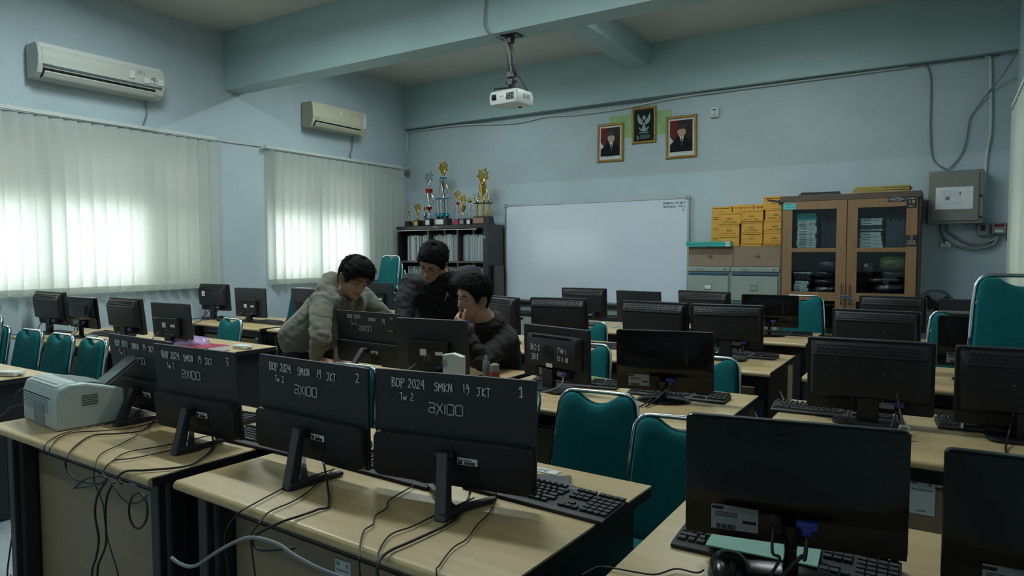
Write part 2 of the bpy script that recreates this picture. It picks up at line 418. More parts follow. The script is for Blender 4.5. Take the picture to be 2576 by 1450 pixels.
# ------------------------------------------------------------------ air conditioners
def aircon(label, y0, y1, z0, z1, d, body, marks, older):
    t = thing('air_conditioner', label, 'air conditioner', (0.002, (y0 + y1) / 2, z0), 0, 'air conditioners above the blinds')
    L = y1 - y0; h = z1 - z0
    prof = [(0, 0), (d * .72, 0), (d * .93, h * .20), (d, h * .42), (d * .97, h * .8), (d * .86, h), (0, h)]
    if older: prof = [(0, 0), (d * .62, 0), (d * .85, h * .12), (d * .97, h * .35), (d, h * .62), (d * .93, h * .86), (d * .80, h), (0, h)]
    # profile is (x, z) swept along y
    obj('housing', B().prism(prof, -L / 2, L / 2, 'y'), body, t, bevel=.006)
    e = .012
    if older:
        P = [(d * .975 + e * .3, h * .36), (d + e * .5, h * .62), (d * .935 + e * .5, h * .84), (d * .93 - .01, h * .84), (d * .97 - .01, h * .36)]
        obj('front_panel', B().prism(P, -L / 2 + .03, L / 2 - .02, 'y'), body, t, bevel=.003)
        obj('top_strip', B().prism([(d * .93, h * .87), (d * .80, h * 1.0 + .004), (d * .78, h * .99), (d * .91, h * .86)], -L / 2 + .02, L / 2 - .02, 'y'), 'white_plastic', t)
        obj('trim_groove', B().prism([(d * .965, h * .30), (d * .99, h * .345), (d * .97, h * .36), (d * .94, h * .31)], -L / 2 + .035, L / 2 - .03, 'y'), 'printer_dark', t)
    zz = .24 if not older else .26
    obj('air_outlet', B().prism([(d * .66, -.001), (d * .86, h * .03), (d * .955, h * zz), (d * .90, h * zz), (d * .66, h * .05)], -L / 2 + .04, L / 2 - .09, 'y'), 'dark_hole', t)
    obj('louvre', B().prism([(d * .87, h * .03), (d * 1.0, h * .14), (d * 1.0, h * .17), (d * .86, h * .06)], -L / 2 + .045, L / 2 - .095, 'y'), body, t)
    obj('louvre', B().prism([(d * .70, h * -.005), (d * .86, h * .02), (d * .855, h * .045), (d * .69, h * .02)], -L / 2 + .045, L / 2 - .095, 'y'), body, t)
    for (yy, zf, w, hh, mt) in marks:
        obj('sticker', B().box((d * 1.0 + (.010 if older else .002), yy, h * zf), (.003, w, hh)), mt, t)
    obj('drain_hose', B().tube(smooth_path([(.03, L / 2 - .09, .01), (.015, L / 2 - .07, -.07), (.012, L / 2 - .08, -.16), (.012, L / 2 - .11, -.24), (.012, L / 2 - .09, -(z0 - 2.60))], 6), .008, 7), 'cable_grey', t)
    return t
mat('ac_white', (0.50, 0.52, 0.47), 0.4, var=.04, scale=3); mat('ac_cream', (0.52, 0.50, 0.37), 0.4, var=.05, scale=3)
a1 = aircon('old off-white split air conditioner with a handwritten year and stickers, above the wide blind', 2.72, 3.80, 2.87, 3.15, .22, 'ac_white', [(.22, .60, .045, .07, 'label_white'), (.36, .50, .06, .05, 'label_white'), (.42, .55, .05, .06, 'label_white'), (.49, .52, .05, .06, 'label_white')], True)
b = B(); x0 = 0
for ch, yy in zip('2013', (.262, .285, .305, .322)):
    for L_ in HW[ch][1]:
        P = [Vector((.2375, yy + p[0] * .03, .185 + p[1] * .032)) for p in L_]; b.tube(P, .0013, 4)
obj('lettering', b, 'ink_black', a1)
b = B(); b.tube([(.2385, .415 + .02 * math.cos(t), .155 + .02 * math.sin(t)) for t in [PI * 1.35 * k / 12 - 1.2 for k in range(13)]], .0025, 5); b.ball((.2385, .415, .155), .007); b.ball((.2385, -.485, .135), .001)
obj('printed_mark', b, 'ink_black', a1)
a2 = aircon('cream split air conditioner with pencil notes, above the blind near the back corner', 5.62, 6.50, 2.91, 3.20, .20, 'ac_cream', [(.0, .70, .03, .055, 'label_white'), (.405, .62, .06, .19, 'label_white')], False)
b = B()
for k, ch in enumerate('BOP 2013'):
    for L_ in HW[ch][1]: b.tube([Vector((.2015, .17 + k * .022 + p[0] * .028, .22 + p[1] * .028 - k * .001)) for p in L_], .0008, 4)
b.tube([(.204, .40 + .012 * math.cos(t), .235 + .012 * math.sin(t)) for t in [2 * PI * k / 12 for k in range(13)]], .002, 4)
obj('lettering', b, 'label_grey', a2)
for aa, yy, dd in ((a1, -.50, .232), (a2, -.41, .2015)):
    o = ftext('Panasonic', .016, 'ink_black' if aa is a2 else 'label_grey', aa, (dd if aa is a1 else .2, yy, .105 if aa is a1 else .09), (PI / 2, 0, PI / 2), align='LEFT')
# ------------------------------------------------------------------ cables along the walls
def cable(label, pts, r, m='cable_white', name='wall_cable', cat='cable', group=None, n=6):
    return tag(obj(name, B().tube(smooth_path(pts, n), r, 7), m, smooth=2), label, cat, group)
WG = 'cables clipped to the walls'
cable('grey cable running under the back beam and down the corner to the blind rail', [(.05, 7.35, 2.63), (.03, 7.42, 2.70), (.02, 7.48, 2.85), (.02, 7.50, 3.05), (.06, 7.505, 3.12), (.4, 7.505, 3.13), (1.0, 7.505, 3.125), (1.8, 7.505, 3.07), (2.3, 7.505, 3.10), (2.7, 7.505, 3.08), (3.3, 7.505, 3.085), (4.0, 7.505, 3.13), (5.0, 7.505, 3.135), (6.2, 7.505, 3.14)], .011, 'cable_white', group=WG)
cable('thin dark cable running just under the back beam', [(.2, 7.50, 3.15), (1.5, 7.51, 3.135), (3, 7.51, 3.14), (4.4, 7.51, 3.125), (5, 7.51, 3.145), (6.9, 7.51, 3.145)], .006, 'cable_grey', group=WG)
cable('thin cable hanging from the beam down to the breaker box bracket', [(6.34, 7.51, 3.14), (6.38, 7.515, 3.0), (6.385, 7.515, 2.6), (6.40, 7.515, 2.35), (6.43, 7.515, 2.24), (6.51, 7.515, 2.17), (6.54, 7.515, 2.16)], .007, 'cable_grey', group=WG)
cable('thin cable looping up from the breaker box bracket to the right wall', [(6.55, 7.515, 2.17), (6.63, 7.515, 2.28), (6.67, 7.515, 2.42), (6.69, 7.515, 2.60), (6.73, 7.515, 2.68), (6.82, 7.50, 2.82), (6.92, 7.45, 2.95), (7.01, 7.3, 3.1)], .006, 'cable_grey', group=WG)
cable('thick white conduit dropping from the beam down behind the breaker box', [(6.79, 7.50, 3.14), (6.83, 7.515, 3.12), (6.84, 7.515, 2.9), (6.85, 7.515, 2.5), (6.83, 7.515, 2.3), (6.82, 7.515, 2.13), (6.80, 7.515, 1.9), (6.79, 7.515, 1.66)], .012, 'cable_white', group=WG)
cable('pale cable joining the two blind headrails across the left wall', [(.015, 4.44, 2.60), (.012, 4.6, 2.595), (.012, 4.85, 2.60), (.015, 5.03, 2.605)], .006, 'cable_white', group=WG)
# ------------------------------------------------------------------ projector
PJ = thing('projector', 'white ceiling projector hanging on a black pole below the deep beam', 'projector', (3.52, 4.76, 2.60), R_(-5))
b = B(); b.add(*(lambda p, q: ([(x, y, 0) for x, y in p] + [(x * 1.03, y * 1.03, .03) for x, y in p] + [(x * 1.03, y * 1.03, .075) for x, y in p] + [(x * .96, y * .94, .10) for x, y in p],
    [tuple(range(q))[::-1]] + [(k * q + i, k * q + (i + 1) % q, (k + 1) * q + (i + 1) % q, (k + 1) * q + i) for k in range(3) for i in range(q)] + [tuple(3 * q + i for i in range(q))]))(rrect(.285, .235, .025, 4), 20))
b.v = [(x, y, z) for x, y, z in b.v]
n20 = len(rrect(.285, .235, .025, 4))
b = B(); rr = rrect(.285, .235, .03, 4); lv = [(.97, 0), (1.02, .02), (1.03, .07), (.95, .105)]
b.add([(x * s, y * s, z) for s, z in lv for x, y in rr], [tuple(range(n20))[::-1]] + [(k * n20 + i, k * n20 + (i + 1) % n20, (k + 1) * n20 + (i + 1) % n20, (k + 1) * n20 + i) for k in range(3) for i in range(n20)] + [tuple(3 * n20 + i for i in range(n20))])
obj('projector_body', b, 'white_plastic', PJ, smooth=True)
obj('lens_window', B().box((-.085, -.121, .055), (.045, .012, .045), bev=.004), 'mon_gloss', PJ)
obj('lens', B().lathe([(.0, 0), (.016, 0), (.016, .01), (.012, .012), (0, .008)], 16, Matrix.Translation((-.085, -.126, .055)) @ Matrix.Rotation(PI / 2, 4, 'X')), 'screen_glass', PJ, smooth=True)
b = B()
for i in range(7):
    for k in range(5):
        b.box((.045 + i * .011, -.1225, .028 + k * .011), (.007, .004, .007))
obj('vent_grille', b, 'dark_hole', PJ)
b = B()
for i in range(6): b.box((.145, -.03 + i * .016, .055), (.004, .008, .035))
obj('side_vent', b, 'printer_dark', PJ)
obj('foot', B().lathe([(.012, -.008), (.014, 0), (0, .001)], 12, Matrix.Translation((.03, .08, -.0))), 'ink_black', PJ)
ftext('EPSON', .014, 'label_grey', PJ, (-.01, -.1215, .055))
obj('lid_strip', B().box((-.07, -.10, .104), (.09, .012, .01)), 'ink_black', PJ)
BR = thing('projector_bracket', 'black pole bracket with cables that carries the white projector', 'bracket', (3.545, 4.70, 3.14))
obj('ceiling_plate', B().box((0, 0, -.006), (.19, .11, .012), bev=.003).lathe([(.035, -.06), (.04, -.012), (.04, 0)], 14), 'black_metal', BR)
obj('pole', B().tube([(-.02, 0, -.03), (-.02, .03, -.40)], .011, 8).tube([(.02, 0, -.03), (.01, .03, -.40)], .011, 8), 'black_metal', BR)
b = B().box((-.005, .03, -.30), (.07, .05, .05), bev=.004).box((-.01, .03, -.36), (.05, .05, .05), bev=.004)
for s in (-1, 1):
    for z in (-.29, -.36): b.tube([(-.005 + s * .03, .03, z), (-.005 + s * .05, .03, z)], .01, 8)
obj('swivel_joint', b, 'black_metal', BR)
b = B()
for ax, ay in ((-.13, -.03), (.08, -.05), (.05, .14), (-.12, .13)): b.tube([(-.01, .04, -.40), (ax, ay, -.41), (ax, ay, -.436)], .006, 6)
obj('mount_arm', b, 'black_metal', BR)
obj('bundled_cable', B().tube(smooth_path([(.0, -.02, -.03), (.02, .0, -.15), (.035, .02, -.26), (.05, .08, -.33), (.07, .16, -.41)], 5), .005, 6).tube(smooth_path([(-.03, -.01, -.02), (-.01, .01, -.2), (.02, .03, -.3)], 5), .005, 6), 'cable_black', BR)
cable('pale cable coming down the face of the deep beam to the projector bracket', [(3.40, 4.565, 3.748), (3.405, 4.565, 3.45), (3.39, 4.565, 3.25), (3.42, 4.56, 3.16), (3.48, 4.60, 3.125), (3.53, 4.66, 3.10), (3.56, 4.66, 2.98), (3.56, 4.70, 2.85)], .007, 'cable_grey', group=None)
# ------------------------------------------------------------------ whiteboard
t = thing('whiteboard', 'large glossy whiteboard standing against the back wall between bookcase and filing cabinets', 'whiteboard', (2.90, 7.50, .79))
obj('board_panel', B().box((0, 0, .615), (2.40, .018, 1.20)), 'board_white', t)
b = B()
b.box((0, -.002, .008), (2.44, .028, .018)).box((0, -.002, 1.222), (2.44, .028, .018)).box((-1.212, -.002, .615), (.018, .028, 1.23)).box((1.212, -.002, .615), (.018, .028, 1.23))
obj('board_frame', b, 'alu', t)
for sx in (-1, 1):
    for zz in (.01, 1.22): obj('corner_cap', B().box((sx * 1.205, -.006, zz), (.05, .03, .05), bev=.008), 'steel_green', t)
obj('marker_tray', B().box((0, -.035, -.02), (2.3, .05, .03), bev=.005), 'black_metal', t)
ftext('SMKN 19 JKT', .037, 'ink_black', t, (1.05, -.0125, 1.165), sx=1.25, depth=.0002)
ftext('BOP 2024 -  TW 2', .03, 'ink_black', t, (1.05, -.0125, 1.125), sx=1.1, depth=.0002)
ftext('8', .03, 'ink_black', t, (1.15, -.0125, 1.085), depth=.0002)
lowcab = thing('low_cabinet', 'low dark sideboard standing on the floor below the whiteboard', 'cabinet', (2.75, 7.34, 0))
obj('cabinet_body', B().box((0, 0, .33), (1.9, .26, .66), bev=.004), 'black_laminate', lowcab)
for i in range(4): obj('door', B().box((-.71 + i * .473, -.134, .32), (.46, .012, .58), bev=.003), 'steel_green', lowcab)
# ------------------------------------------------------------------ pictures on the back wall
struct('trim_4', B().box((3.515, YB - .001, 2.875), (.75, .004, .27)), mat('old_green_paint', (.30, .46, .22), .75, var=.2, scale=12))
mat('photo_red', (.12, .015, .02), .7, spec=.2); mat('photo_white', (.6, .62, .62), .6); mat('photo_dark', (.03, .023, .02), .7, var=.5, scale=5, spec=.2)
mat('photo_skin', (.42, .27, .2), .4); mat('photo_suit', (.008, .009, .014), .8, spec=.15); mat('photo_tie', (.06, .015, .03), .4)
def frame(label, x, z, w, h, kind):
    t = thing('framed_picture', label, 'picture', (x, YB - .004, z), 0, 'framed pictures above the whiteboard')
    f = B(); fw = .032
    prof = [(0, 0), (.012, -.020), (.024, -.022), (fw, -.010), (fw, 0)]
    cs = [(-w / 2, -h / 2), (w / 2, -h / 2), (w / 2, h / 2), (-w / 2, h / 2)]
    vs = []; m_ = len(prof)
    for cx_, cz_ in cs:
        sx = -1 if cx_ > 0 else 1; sz = -1 if cz_ > 0 else 1
        for u, d in prof: vs.append((cx_ + sx * u, d, cz_ + sz * u))
    fs = [(i * m_ + k, i * m_ + k + 1, ((i + 1) % 4) * m_ + k + 1, ((i + 1) % 4) * m_ + k) for i in range(4) for k in range(m_ - 1)]
    f.add(vs, fs); obj('picture_frame', f, 'frame_gold', t)
    iw, ih = w - 2 * fw + .004, h - 2 * fw + .004
    if kind == 'emblem':
        obj('print', B().box((0, -.006, 0), (iw, .003, ih)), 'ink_green', t)
        e = B(); y = -.0085
        def pl(pts, yy=y): e.prism([(a, c) for a, c in pts], yy, yy - .001)
        cz0 = .052
        for s in (-1, 1):
            L = []
            for k in range(9):
                a = -.35 + k * .22; L.append((s * (.018 + .078 * math.sin(.25 + k * .17)), cz0 - .055 + .018 * k - .001 * (k - 4) ** 2))
            wing = [(s * .02, cz0 + .005), (s * .038, cz0 + .02), (s * .055, cz0 + .05), (s * .07, cz0 + .085), (s * .078, cz0 + .055), (s * .078, cz0 + .02), (s * .068, cz0 - .015), (s * .05, cz0 - .035), (s * .025, cz0 - .045), (s * .012, cz0 - .03)]
            pl(wing if s > 0 else wing[::-1])
        pl([(-.02, cz0 + .03), (-.012, cz0 + .052), (.004, cz0 + .06), (.016, cz0 + .05), (.022, cz0 + .038), (.018, cz0 + .02), (.022, cz0 - .04), (0, cz0 - .075), (-.022, cz0 - .04)])
        pl([(-.018, cz0 - .06), (.018, cz0 - .06), (.026, cz0 - .10), (0, cz0 - .112), (-.026, cz0 - .10)])
        pl([(-.062, cz0 - .082), (-.05, cz0 - .07), (-.03, cz0 - .10), (0, cz0 - .108), (.03, cz0 - .10), (.05, cz0 - .07), (.062, cz0 - .082), (.035, cz0 - .118), (0, cz0 - .126), (-.035, cz0 - .118)], y - .0008)
        obj('bird_emblem', e, 'emblem_grey', t)
        sh = B().prism([(-.014, cz0 + .015), (.014, cz0 + .015), (.015, cz0 - .015), (0, cz0 - .035), (-.015, cz0 - .015)], y - .001, y - .002)
        obj('shield', sh, 'ink_black', t)
        ftext('PANCASILA', .021, 'photo_white', t, (0, -.009, -.085), depth=.0002)
        b = B()
        for k in range(5): b.box((.006 + (k % 2) * .01, -.0085, -.112 - k * .010), (.10 + .02 * (k % 3), .001, .0028))
        b.box((-.075, -.0085, -.138), (.014, .001, .045))
        obj('printed_text', b, 'emblem_grey', t)
    else:
        obj('mat_board', B().box((0, -.005, 0), (iw, .003, ih)), 'photo_white', t)
        pw, ph, oz = iw * .86, ih * .84, ih * .03
        obj('photo_backdrop', B().box((0, -.007, oz), (pw, .002, ph)), 'photo_dark', t)
        fl = B().prism([(-pw / 2, oz + ph / 2), (-pw * .12, oz + ph / 2), (-pw * .2, oz + ph * .1), (-pw * .3, oz - ph * .2), (-pw / 2, oz)], -.0085, -.009)
        obj('photo_flag', fl, 'photo_red', t)
        obj('photo_flag', B().prism([(-pw / 2, oz), (-pw * .3, oz - ph * .2), (-pw * .42, oz - ph * .25), (-pw / 2, oz - ph * .25)], -.0085, -.009), 'photo_white', t)
        hx = pw * (.05 if kind == 1 else 0.02); hz = oz + ph * .13
        fs_ = 1.25
        suit = [(-pw * .5, oz - ph / 2), (-pw * .47, oz - ph * .24), (-pw * .3, oz - ph * .14), (hx - pw * .1, oz - ph * .02), (hx + pw * .12, oz - ph * .02), (pw * .33, oz - ph * .12), (pw * .5, oz - ph * .2), (pw * .5, oz - ph / 2)]
        obj('photo_suit', B().prism(suit, -.009, -.0095), 'photo_suit', t)
        obj('photo_shirt', B().prism([(hx - pw * .09, oz - ph * .02), (hx + pw * .1, oz - ph * .02), (hx + pw * .02, oz - ph * .3)], -.0096, -.010), 'photo_white', t)
        obj('photo_tie', B().prism([(hx - pw * .02, oz - ph * .07), (hx + pw * .04, oz - ph * .07), (hx + pw * .05, oz - ph * .27), (hx, oz - ph * .33), (hx - pw * .03, oz - ph * .27)], -.0101, -.0104), 'photo_tie', t)
        face = [(hx + pw * .185 * math.cos(a), hz + ph * (.165 if math.sin(a) < 0 else .13) * math.sin(a)) for a in [2 * PI * k / 20 for k in range(20)]]
        obj('photo_face', B().prism(face, -.0105, -.011).prism([(hx - pw * .07, hz - ph * .08), (hx + pw * .07, hz - ph * .08), (hx + pw * .08, oz - ph * .03), (hx - pw * .08, oz - ph * .03)], -.0102, -.0106), 'photo_skin', t)
        obj('photo_cap', B().prism([(hx - pw * .20, hz + ph * .06), (hx - pw * .16, hz + ph * .21), (hx + pw * .02, hz + ph * .25), (hx + pw * .17, hz + ph * .21), (hx + pw * .205, hz + ph * .07), (hx, hz + ph * .09)], -.0111, -.0114), 'ink_black', t)
        b = B()
        for s in (-1, 1): b.box((hx + s * pw * .055, -.0114, hz + ph * .02), (pw * .05, .0006, ph * .008)); 
        b.box((hx, -.0114, hz - ph * .075), (pw * .07, .0006, ph * .007)).box((hx + pw * .01, -.0114, hz - ph * .035), (pw * .02, .0006, ph * .008))
        obj('photo_features', b, 'photo_tie', t)
        obj('caption_line', B().box((0, -.007, oz - ph / 2 - ih * .035), (pw * .5, .001, .004)), 'label_grey', t)
    return t
mat('ink_green', (.008, .016, .013), .8, spec=.15); mat('emblem_grey', (.26, .34, .32), .5)
f1 = frame('gold-framed portrait of a man in a black cap, hung lower beside the green paint patch', 3.15, 2.70, .345, .455, 1)
f2 = frame('gold-framed print of a grey bird emblem on black, hung in the middle', 3.57, 2.865, .30, .42, 'emblem')
f3 = frame('gold-framed portrait of a man in a cap and striped tie, nearest the wall socket', 4.01, 2.69, .36, .475, 2)
f1.rotation_euler.y = R_(.5); f3.rotation_euler.y = R_(-.3)
t = thing('wall_socket', 'white wall socket high on the back wall beside the framed portraits', 'socket', (4.385, YB, 2.915))
obj('socket_plate', B().box((0, -.02, 0), (.085, .04, .10), bev=.01), 'white_plastic', t)
b = B().box((.0, -.0415, .028), (.034, .003, .012)); 
for p in ((0, .0), (-.013, -.024), (.013, -.024)): b.box((p[0], -.0415, p[1]), (.008, .003, .008))
obj('socket_holes', b, 'dark_hole', t)
# ------------------------------------------------------------------ breaker box etc
t = thing('breaker_box', 'large grey metal breaker box with a printed sheet taped to its door', 'electrical box', (6.60, YB, 1.66))
obj('box_body', B().box((0, -.075, .235), (.42, .15, .48), bev=.006), 'box_grey', t)
obj('box_door', B().box((-.005, -.155, .235), (.36, .012, .43), bev=.004), 'box_grey', t)
obj('paper_sheet', B().box((-.01, -.1625, .225), (.285, .001, .20)), 'paper', t)
b = B()
for i in range(3):
    for k in range(2): b.box((-.09 + i * .045, -.1635, .27 - k * .02), (.038, .0008, .0025))
b.box((.035, -.1635, .265), (.012, .0008, .032)).box((-.05, -.1635, .29), (.1, .0008, .002)).box((-.02, -.1635, .18), (.17, .0008, .002)).box((-.06, -.1635, .225), (.035, .0008, .03))
obj('printed_diagram', b, 'label_grey', t)
obj('box_latch', B().box((.19, -.155, .24), (.014, .02, .02)).box((.19, -.155, .05), (.014, .02, .02)), 'black_metal', t)
t = thing('switch_box', 'small grey switch box with a toggle directly under the breaker box', 'switch', (6.815, YB, 1.55))
obj('switch_body', B().box((0, -.035, .06), (.085, .07, .12), bev=.004), 'box_grey', t)
obj('toggle', B().box((0, -.072, .065), (.035, .012, .05), bev=.003).box((0, -.085, .065), (.015, .02, .02)), 'ink_black', t)
t = thing('power_meter', 'grey junction box with a red label beside the small switch box', 'electrical box', (6.935, YB, 1.56))
obj('meter_body', B().box((0, -.03, .05), (.105, .06, .10), bev=.004), 'box_grey', t)
obj('red_label', B().box((0, -.062, .075), (.07, .003, .02)), 'photo_red', t); obj('white_label', B().box((0, -.062, .025), (.06, .003, .022)), 'label_white', t)
for k, (a, lab) in enumerate((((6.50, 7.50, 1.66), 'lowest grey conduit sagging between the breaker box and the junction box'), ((6.545, 7.50, 1.66), 'upper grey conduit curving from the breaker box to the junction box'))):
    dz = .045 * k
    cable(lab, [a, (a[0], 7.50, 1.60), (a[0] + .03, 7.50, 1.52 + dz), (a[0] + .12, 7.50, 1.455 + dz), (6.75, 7.50, 1.425 + dz), (6.87, 7.50, 1.45 + dz), (6.92, 7.50, 1.50 + dz * .6), (6.93, 7.50, 1.555)], .012, 'cable_grey', group=None)
cable('dark cable with a plug hanging beside the junction box near the corner', [(6.99, 7.50, 1.64), (7.01, 7.50, 1.60), (7.0, 7.49, 1.55), (6.99, 7.49, 1.50)], .008, 'cable_black')
t = thing('light_switch', 'white double light switch on the wall below the breaker box', 'light switch', (6.535, YB, 1.445))
obj('switch_plate', B().box((0, -.02, .02), (.085, .04, .045), bev=.004), 'white_plastic', t); obj('switch_plug', B().box((.01, -.045, .035), (.03, .03, .035), bev=.003), 'white_plastic', t)
t = thing('wall_speaker', 'small grey bullet camera on the wall at the corner end of the blind rail', 'camera', (.06, 7.44, 2.555))
obj('camera_body', B().lathe([(.0, -.04), (.025, -.04), (.034, 0), (.025, .04), (0, .04)], 12, Matrix.Rotation(R_(60), 4, 'Y')), 'box_grey', t, smooth=True)
obj('camera_bracket', B().box((-.04, .03, .0), (.05, .03, .04), bev=.005), 'box_grey', t)
t.name = 'bullet_camera'
# ------------------------------------------------------------------ bookcase
BC = thing('bookcase', 'black open bookcase with pale booklets, trophies along its top', 'bookcase', (.92, 7.1, 0))
w, d, h = 1.50, .38, 1.74; th = .028
obj('side_panel', B().box((-w / 2 + .01, d / 2, h / 2), (.02, d, h)), 'shelf_black', BC)
obj('side_panel', B().box((w / 2 - .01, d / 2, h / 2), (.02, d, h)), 'shelf_black', BC)
obj('end_filler', B().box((w / 2 - .045, .01, h / 2), (.05, .02, h)), 'shelf_black', BC)
obj('top_panel', B().box((0, d / 2 - .005, h), (w + .01, d + .02, .045), bev=.003), 'shelf_black', BC)
obj('edge_strip', B().box((-.07, -.018, h - .035), (1.33, .004, .008)), 'label_white', BC)
obj('back_panel', B().box((0, d - .006, h / 2), (w, .008, h)), 'shelf_black', BC)
XD = [-.22, .27]
for x in XD: obj('divider', B().box((x, d / 2 - .02, h / 2), (.02, d - .06, h - .04)), 'shelf_edge', BC)
for z in (.03, .44, .86, 1.285): obj('shelf', B().box((-.02, d / 2 - .02, z), (w - .1, d - .05, .024)), 'shelf_edge', BC)
obj('round_sticker', B().lathe([(.0, 0), (.018, 0), (.018, .001), (0, .001)], 16, Matrix.Translation((w / 2 - .045, -.003, 1.60)) @ Matrix.Rotation(PI / 2, 4, 'X')), mat('sticker_blue', (.1, .25, .4), .4), BC)
obj('name_plate', B().box((-.07, -.018, h + .003), (.07, .004, .014)), 'label_grey', BC)
# booklets standing in the cells
mat('booklet_grey', (.30, .35, .36), .7); mat('booklet_pale', (.42, .46, .45), .7); mat('booklet_dark', (.06, .07, .075), .7); mat('booklet_blue', (.2, .29, .33), .7)
protoB = {}
def booklet(mt, h_, w_, spiral):
    k = (mt, round(h_, 2), w_, spiral)
    if k in protoB: return protoB[k]
    b = B().box((0, .11, h_ / 2), (w_, .21, h_))
    if spiral:
        for i in range(int(h_ / .012)): b.box((0, .001, .012 + i * .012), (w_ * .9, .008, .005))
    me = obj('booklet', b, mt); m2 = me.data; bpy.data.objects.remove(me)
    protoB[k] = m2; return m2
CELLS = [(-.62, -.24, 1.297, 'upper cell at the window end', 0), (-.16, .26, 1.297, 'upper middle cell', 0), (.33, .69, 1.297, 'upper cell next to the whiteboard', 0),
         (-.60, -.24, .872, 'second cell at the window end', .5), (-.12, .26, .872, 'second middle cell', .6), (.36, .69, .872, 'second cell next to the whiteboard', 0)]
for (xa, xb, z, nm, gap) in CELLS:
    x = xa; lean = 0
    while x < xb - .012:
        w_ = random.choice((.010, .012, .016)); h_ = random.choice((.33, .34, .35)) - (.02 if random.random() < .1 else 0)
        if gap and random.random() < gap * .35: x += .03
        sp = random.random() < .12
        mt = random.choice(('booklet_grey', 'booklet_pale', 'booklet_grey', 'booklet_blue', 'booklet_dark' if random.random() < .5 else 'booklet_grey'))
        o = bpy.data.objects.new('booklet', booklet(mt, h_, w_, sp)); COL.objects.link(o)
        o.location = (BC.location.x + x + w_ / 2, 7.1 + .04 + random.uniform(0, .012), z)
        if 'second cell next' in nm and x > .5: lean = (x - .5) * .35; o.rotation_euler.y = -lean * .9
        tag(o, ('spiral bound ' if sp else 'thick ' if w_ > .015 else 'thin ') + {'booklet_grey': 'grey', 'booklet_pale': 'pale', 'booklet_blue': 'blue grey', 'booklet_dark': 'dark'}[mt] + ' booklet in the ' + nm + ' of the bookcase', 'booklet', 'booklets in the ' + nm)
        x += w_ + .0015 + (.001 if lean else 0)
# ------------------------------------------------------------------ trophies
def trophy(label, x, y, base, parts):
    t = thing('trophy', label, 'trophy', (x, y, 1.763), 0, 'trophies on the bookcase')
    bw, bd, bh, bm_, plate = base
    obj('base', B().add([(sx * bw / 2 * s, sy * bd / 2 * s, z) for s, z in ((1.0, 0), (.9, bh)) for sx, sy in ((-1, -1), (1, -1), (1, 1), (-1, 1))], [(3, 2, 1, 0), (4, 5, 6, 7), (0, 1, 5, 4), (1, 2, 6, 5), (2, 3, 7, 6), (3, 0, 4, 7)]), bm_, t)
    if plate: obj('plaque', B().box((0 if bw < .15 else -bw * .12, -bd / 2 * .96 - .001, bh * .5), (bw * .62, .003, bh * .66), M=Matrix.Rotation(0, 4, 'X')), plate, t)
    for p in parts:
        k = p[0]
        if k == 'l': obj(p[4], B().lathe([(r, bh + z) for r, z in p[1]], 16, Matrix.Translation((p[3][0], p[3][1], 0))), p[2], t, smooth=True)
        if k == 'b': obj(p[4], p[1], p[2], t, smooth=True)
    return t
def cup(r, h, z0): return [(r * .35, z0), (r * .3, z0 + h * .12), (r * .15, z0 + h * .25), (r * .45, z0 + h * .45), (r * .8, z0 + h * .7), (r, z0 + h), (r * .9, z0 + h), (r * .6, z0 + h * .72)]
def colm(r, h, z0): return [(r, z0), (r, z0 + .01), (r * .55, z0 + .018), (r * .5, z0 + h * .3), (r * .7, z0 + h * .5), (r * .45, z0 + h * .75), (r * .8, z0 + h - .01), (r * .8, z0 + h)]
def handles(r, z, h, y=0):
    b = B()
    for s in (-1, 1): b.tube(smooth_path([(s * r * .4, y, z), (s * r * 1.5, y, z + h * .3), (s * r * 1.6, y, z + h * .7), (s * r * 1.0, y, z + h)], 4), r * .1, 5)
    return b
def figure(z, s, r=.02):
    b = B(); b.ball((0, 0, z + s * .25), (s * .22, s * .08, s * .25), 10)
    b.tube([(s * .3 * math.cos(a), 0, z + s * .62 + s * .36 * math.sin(a)) for a in [2 * PI * k / 16 for k in range(16)]], s * .05, 5, closed=True)
    b.lathe([(s * .22, 0), (s * .22, .006), (0, .006)], 14, Matrix.Translation((0, 0, z + s * .62)) @ Matrix.Rotation(PI / 2, 4, 'X'))
    for a in (20, 60, 100, 140, 180, -20): b.tube([(s * .3 * math.cos(R_(a)), 0, z + s * .6 + s * .36 * math.sin(R_(a))), (s * .45 * math.cos(R_(a)), 0, z + s * .62 + s * .55 * math.sin(R_(a)))], s * .05, 4)
    return b
y7 = 7.22
trophy('small slim gold trophy at the window end of the bookcase', .27, y7, (.085, .07, .075, 'ink_black', None), [('l', colm(.022, .09, 0), 'gold', (0, 0), 'stem'), ('l', cup(.02, .05, .09), 'gold', (0, 0), 'cup'), ('b', B().lathe([(.012, .215), (.006, .27), (.002, .34)], 8), 'gold', 0, 'spire')])
trophy('small gold round-medallion trophy on a black base, second from the window', .43, y7, (.095, .08, .085, 'ink_black', 'gold'), [('l', colm(.022, .09, 0), 'gold', (0, 0), 'stem'), ('b', figure(.18, .13), 'gold', 0, 'medallion')])
trophy('small trophy with a dark bow, tucked behind the round-medallion trophy', .505, y7 + .07, (.07, .07, .08, 'ink_black', None), [('l', cup(.03, .10, 0), 'silver', (0, 0), 'cup'), ('b', figure(.2, .07), 'gold', 0, 'medallion')])
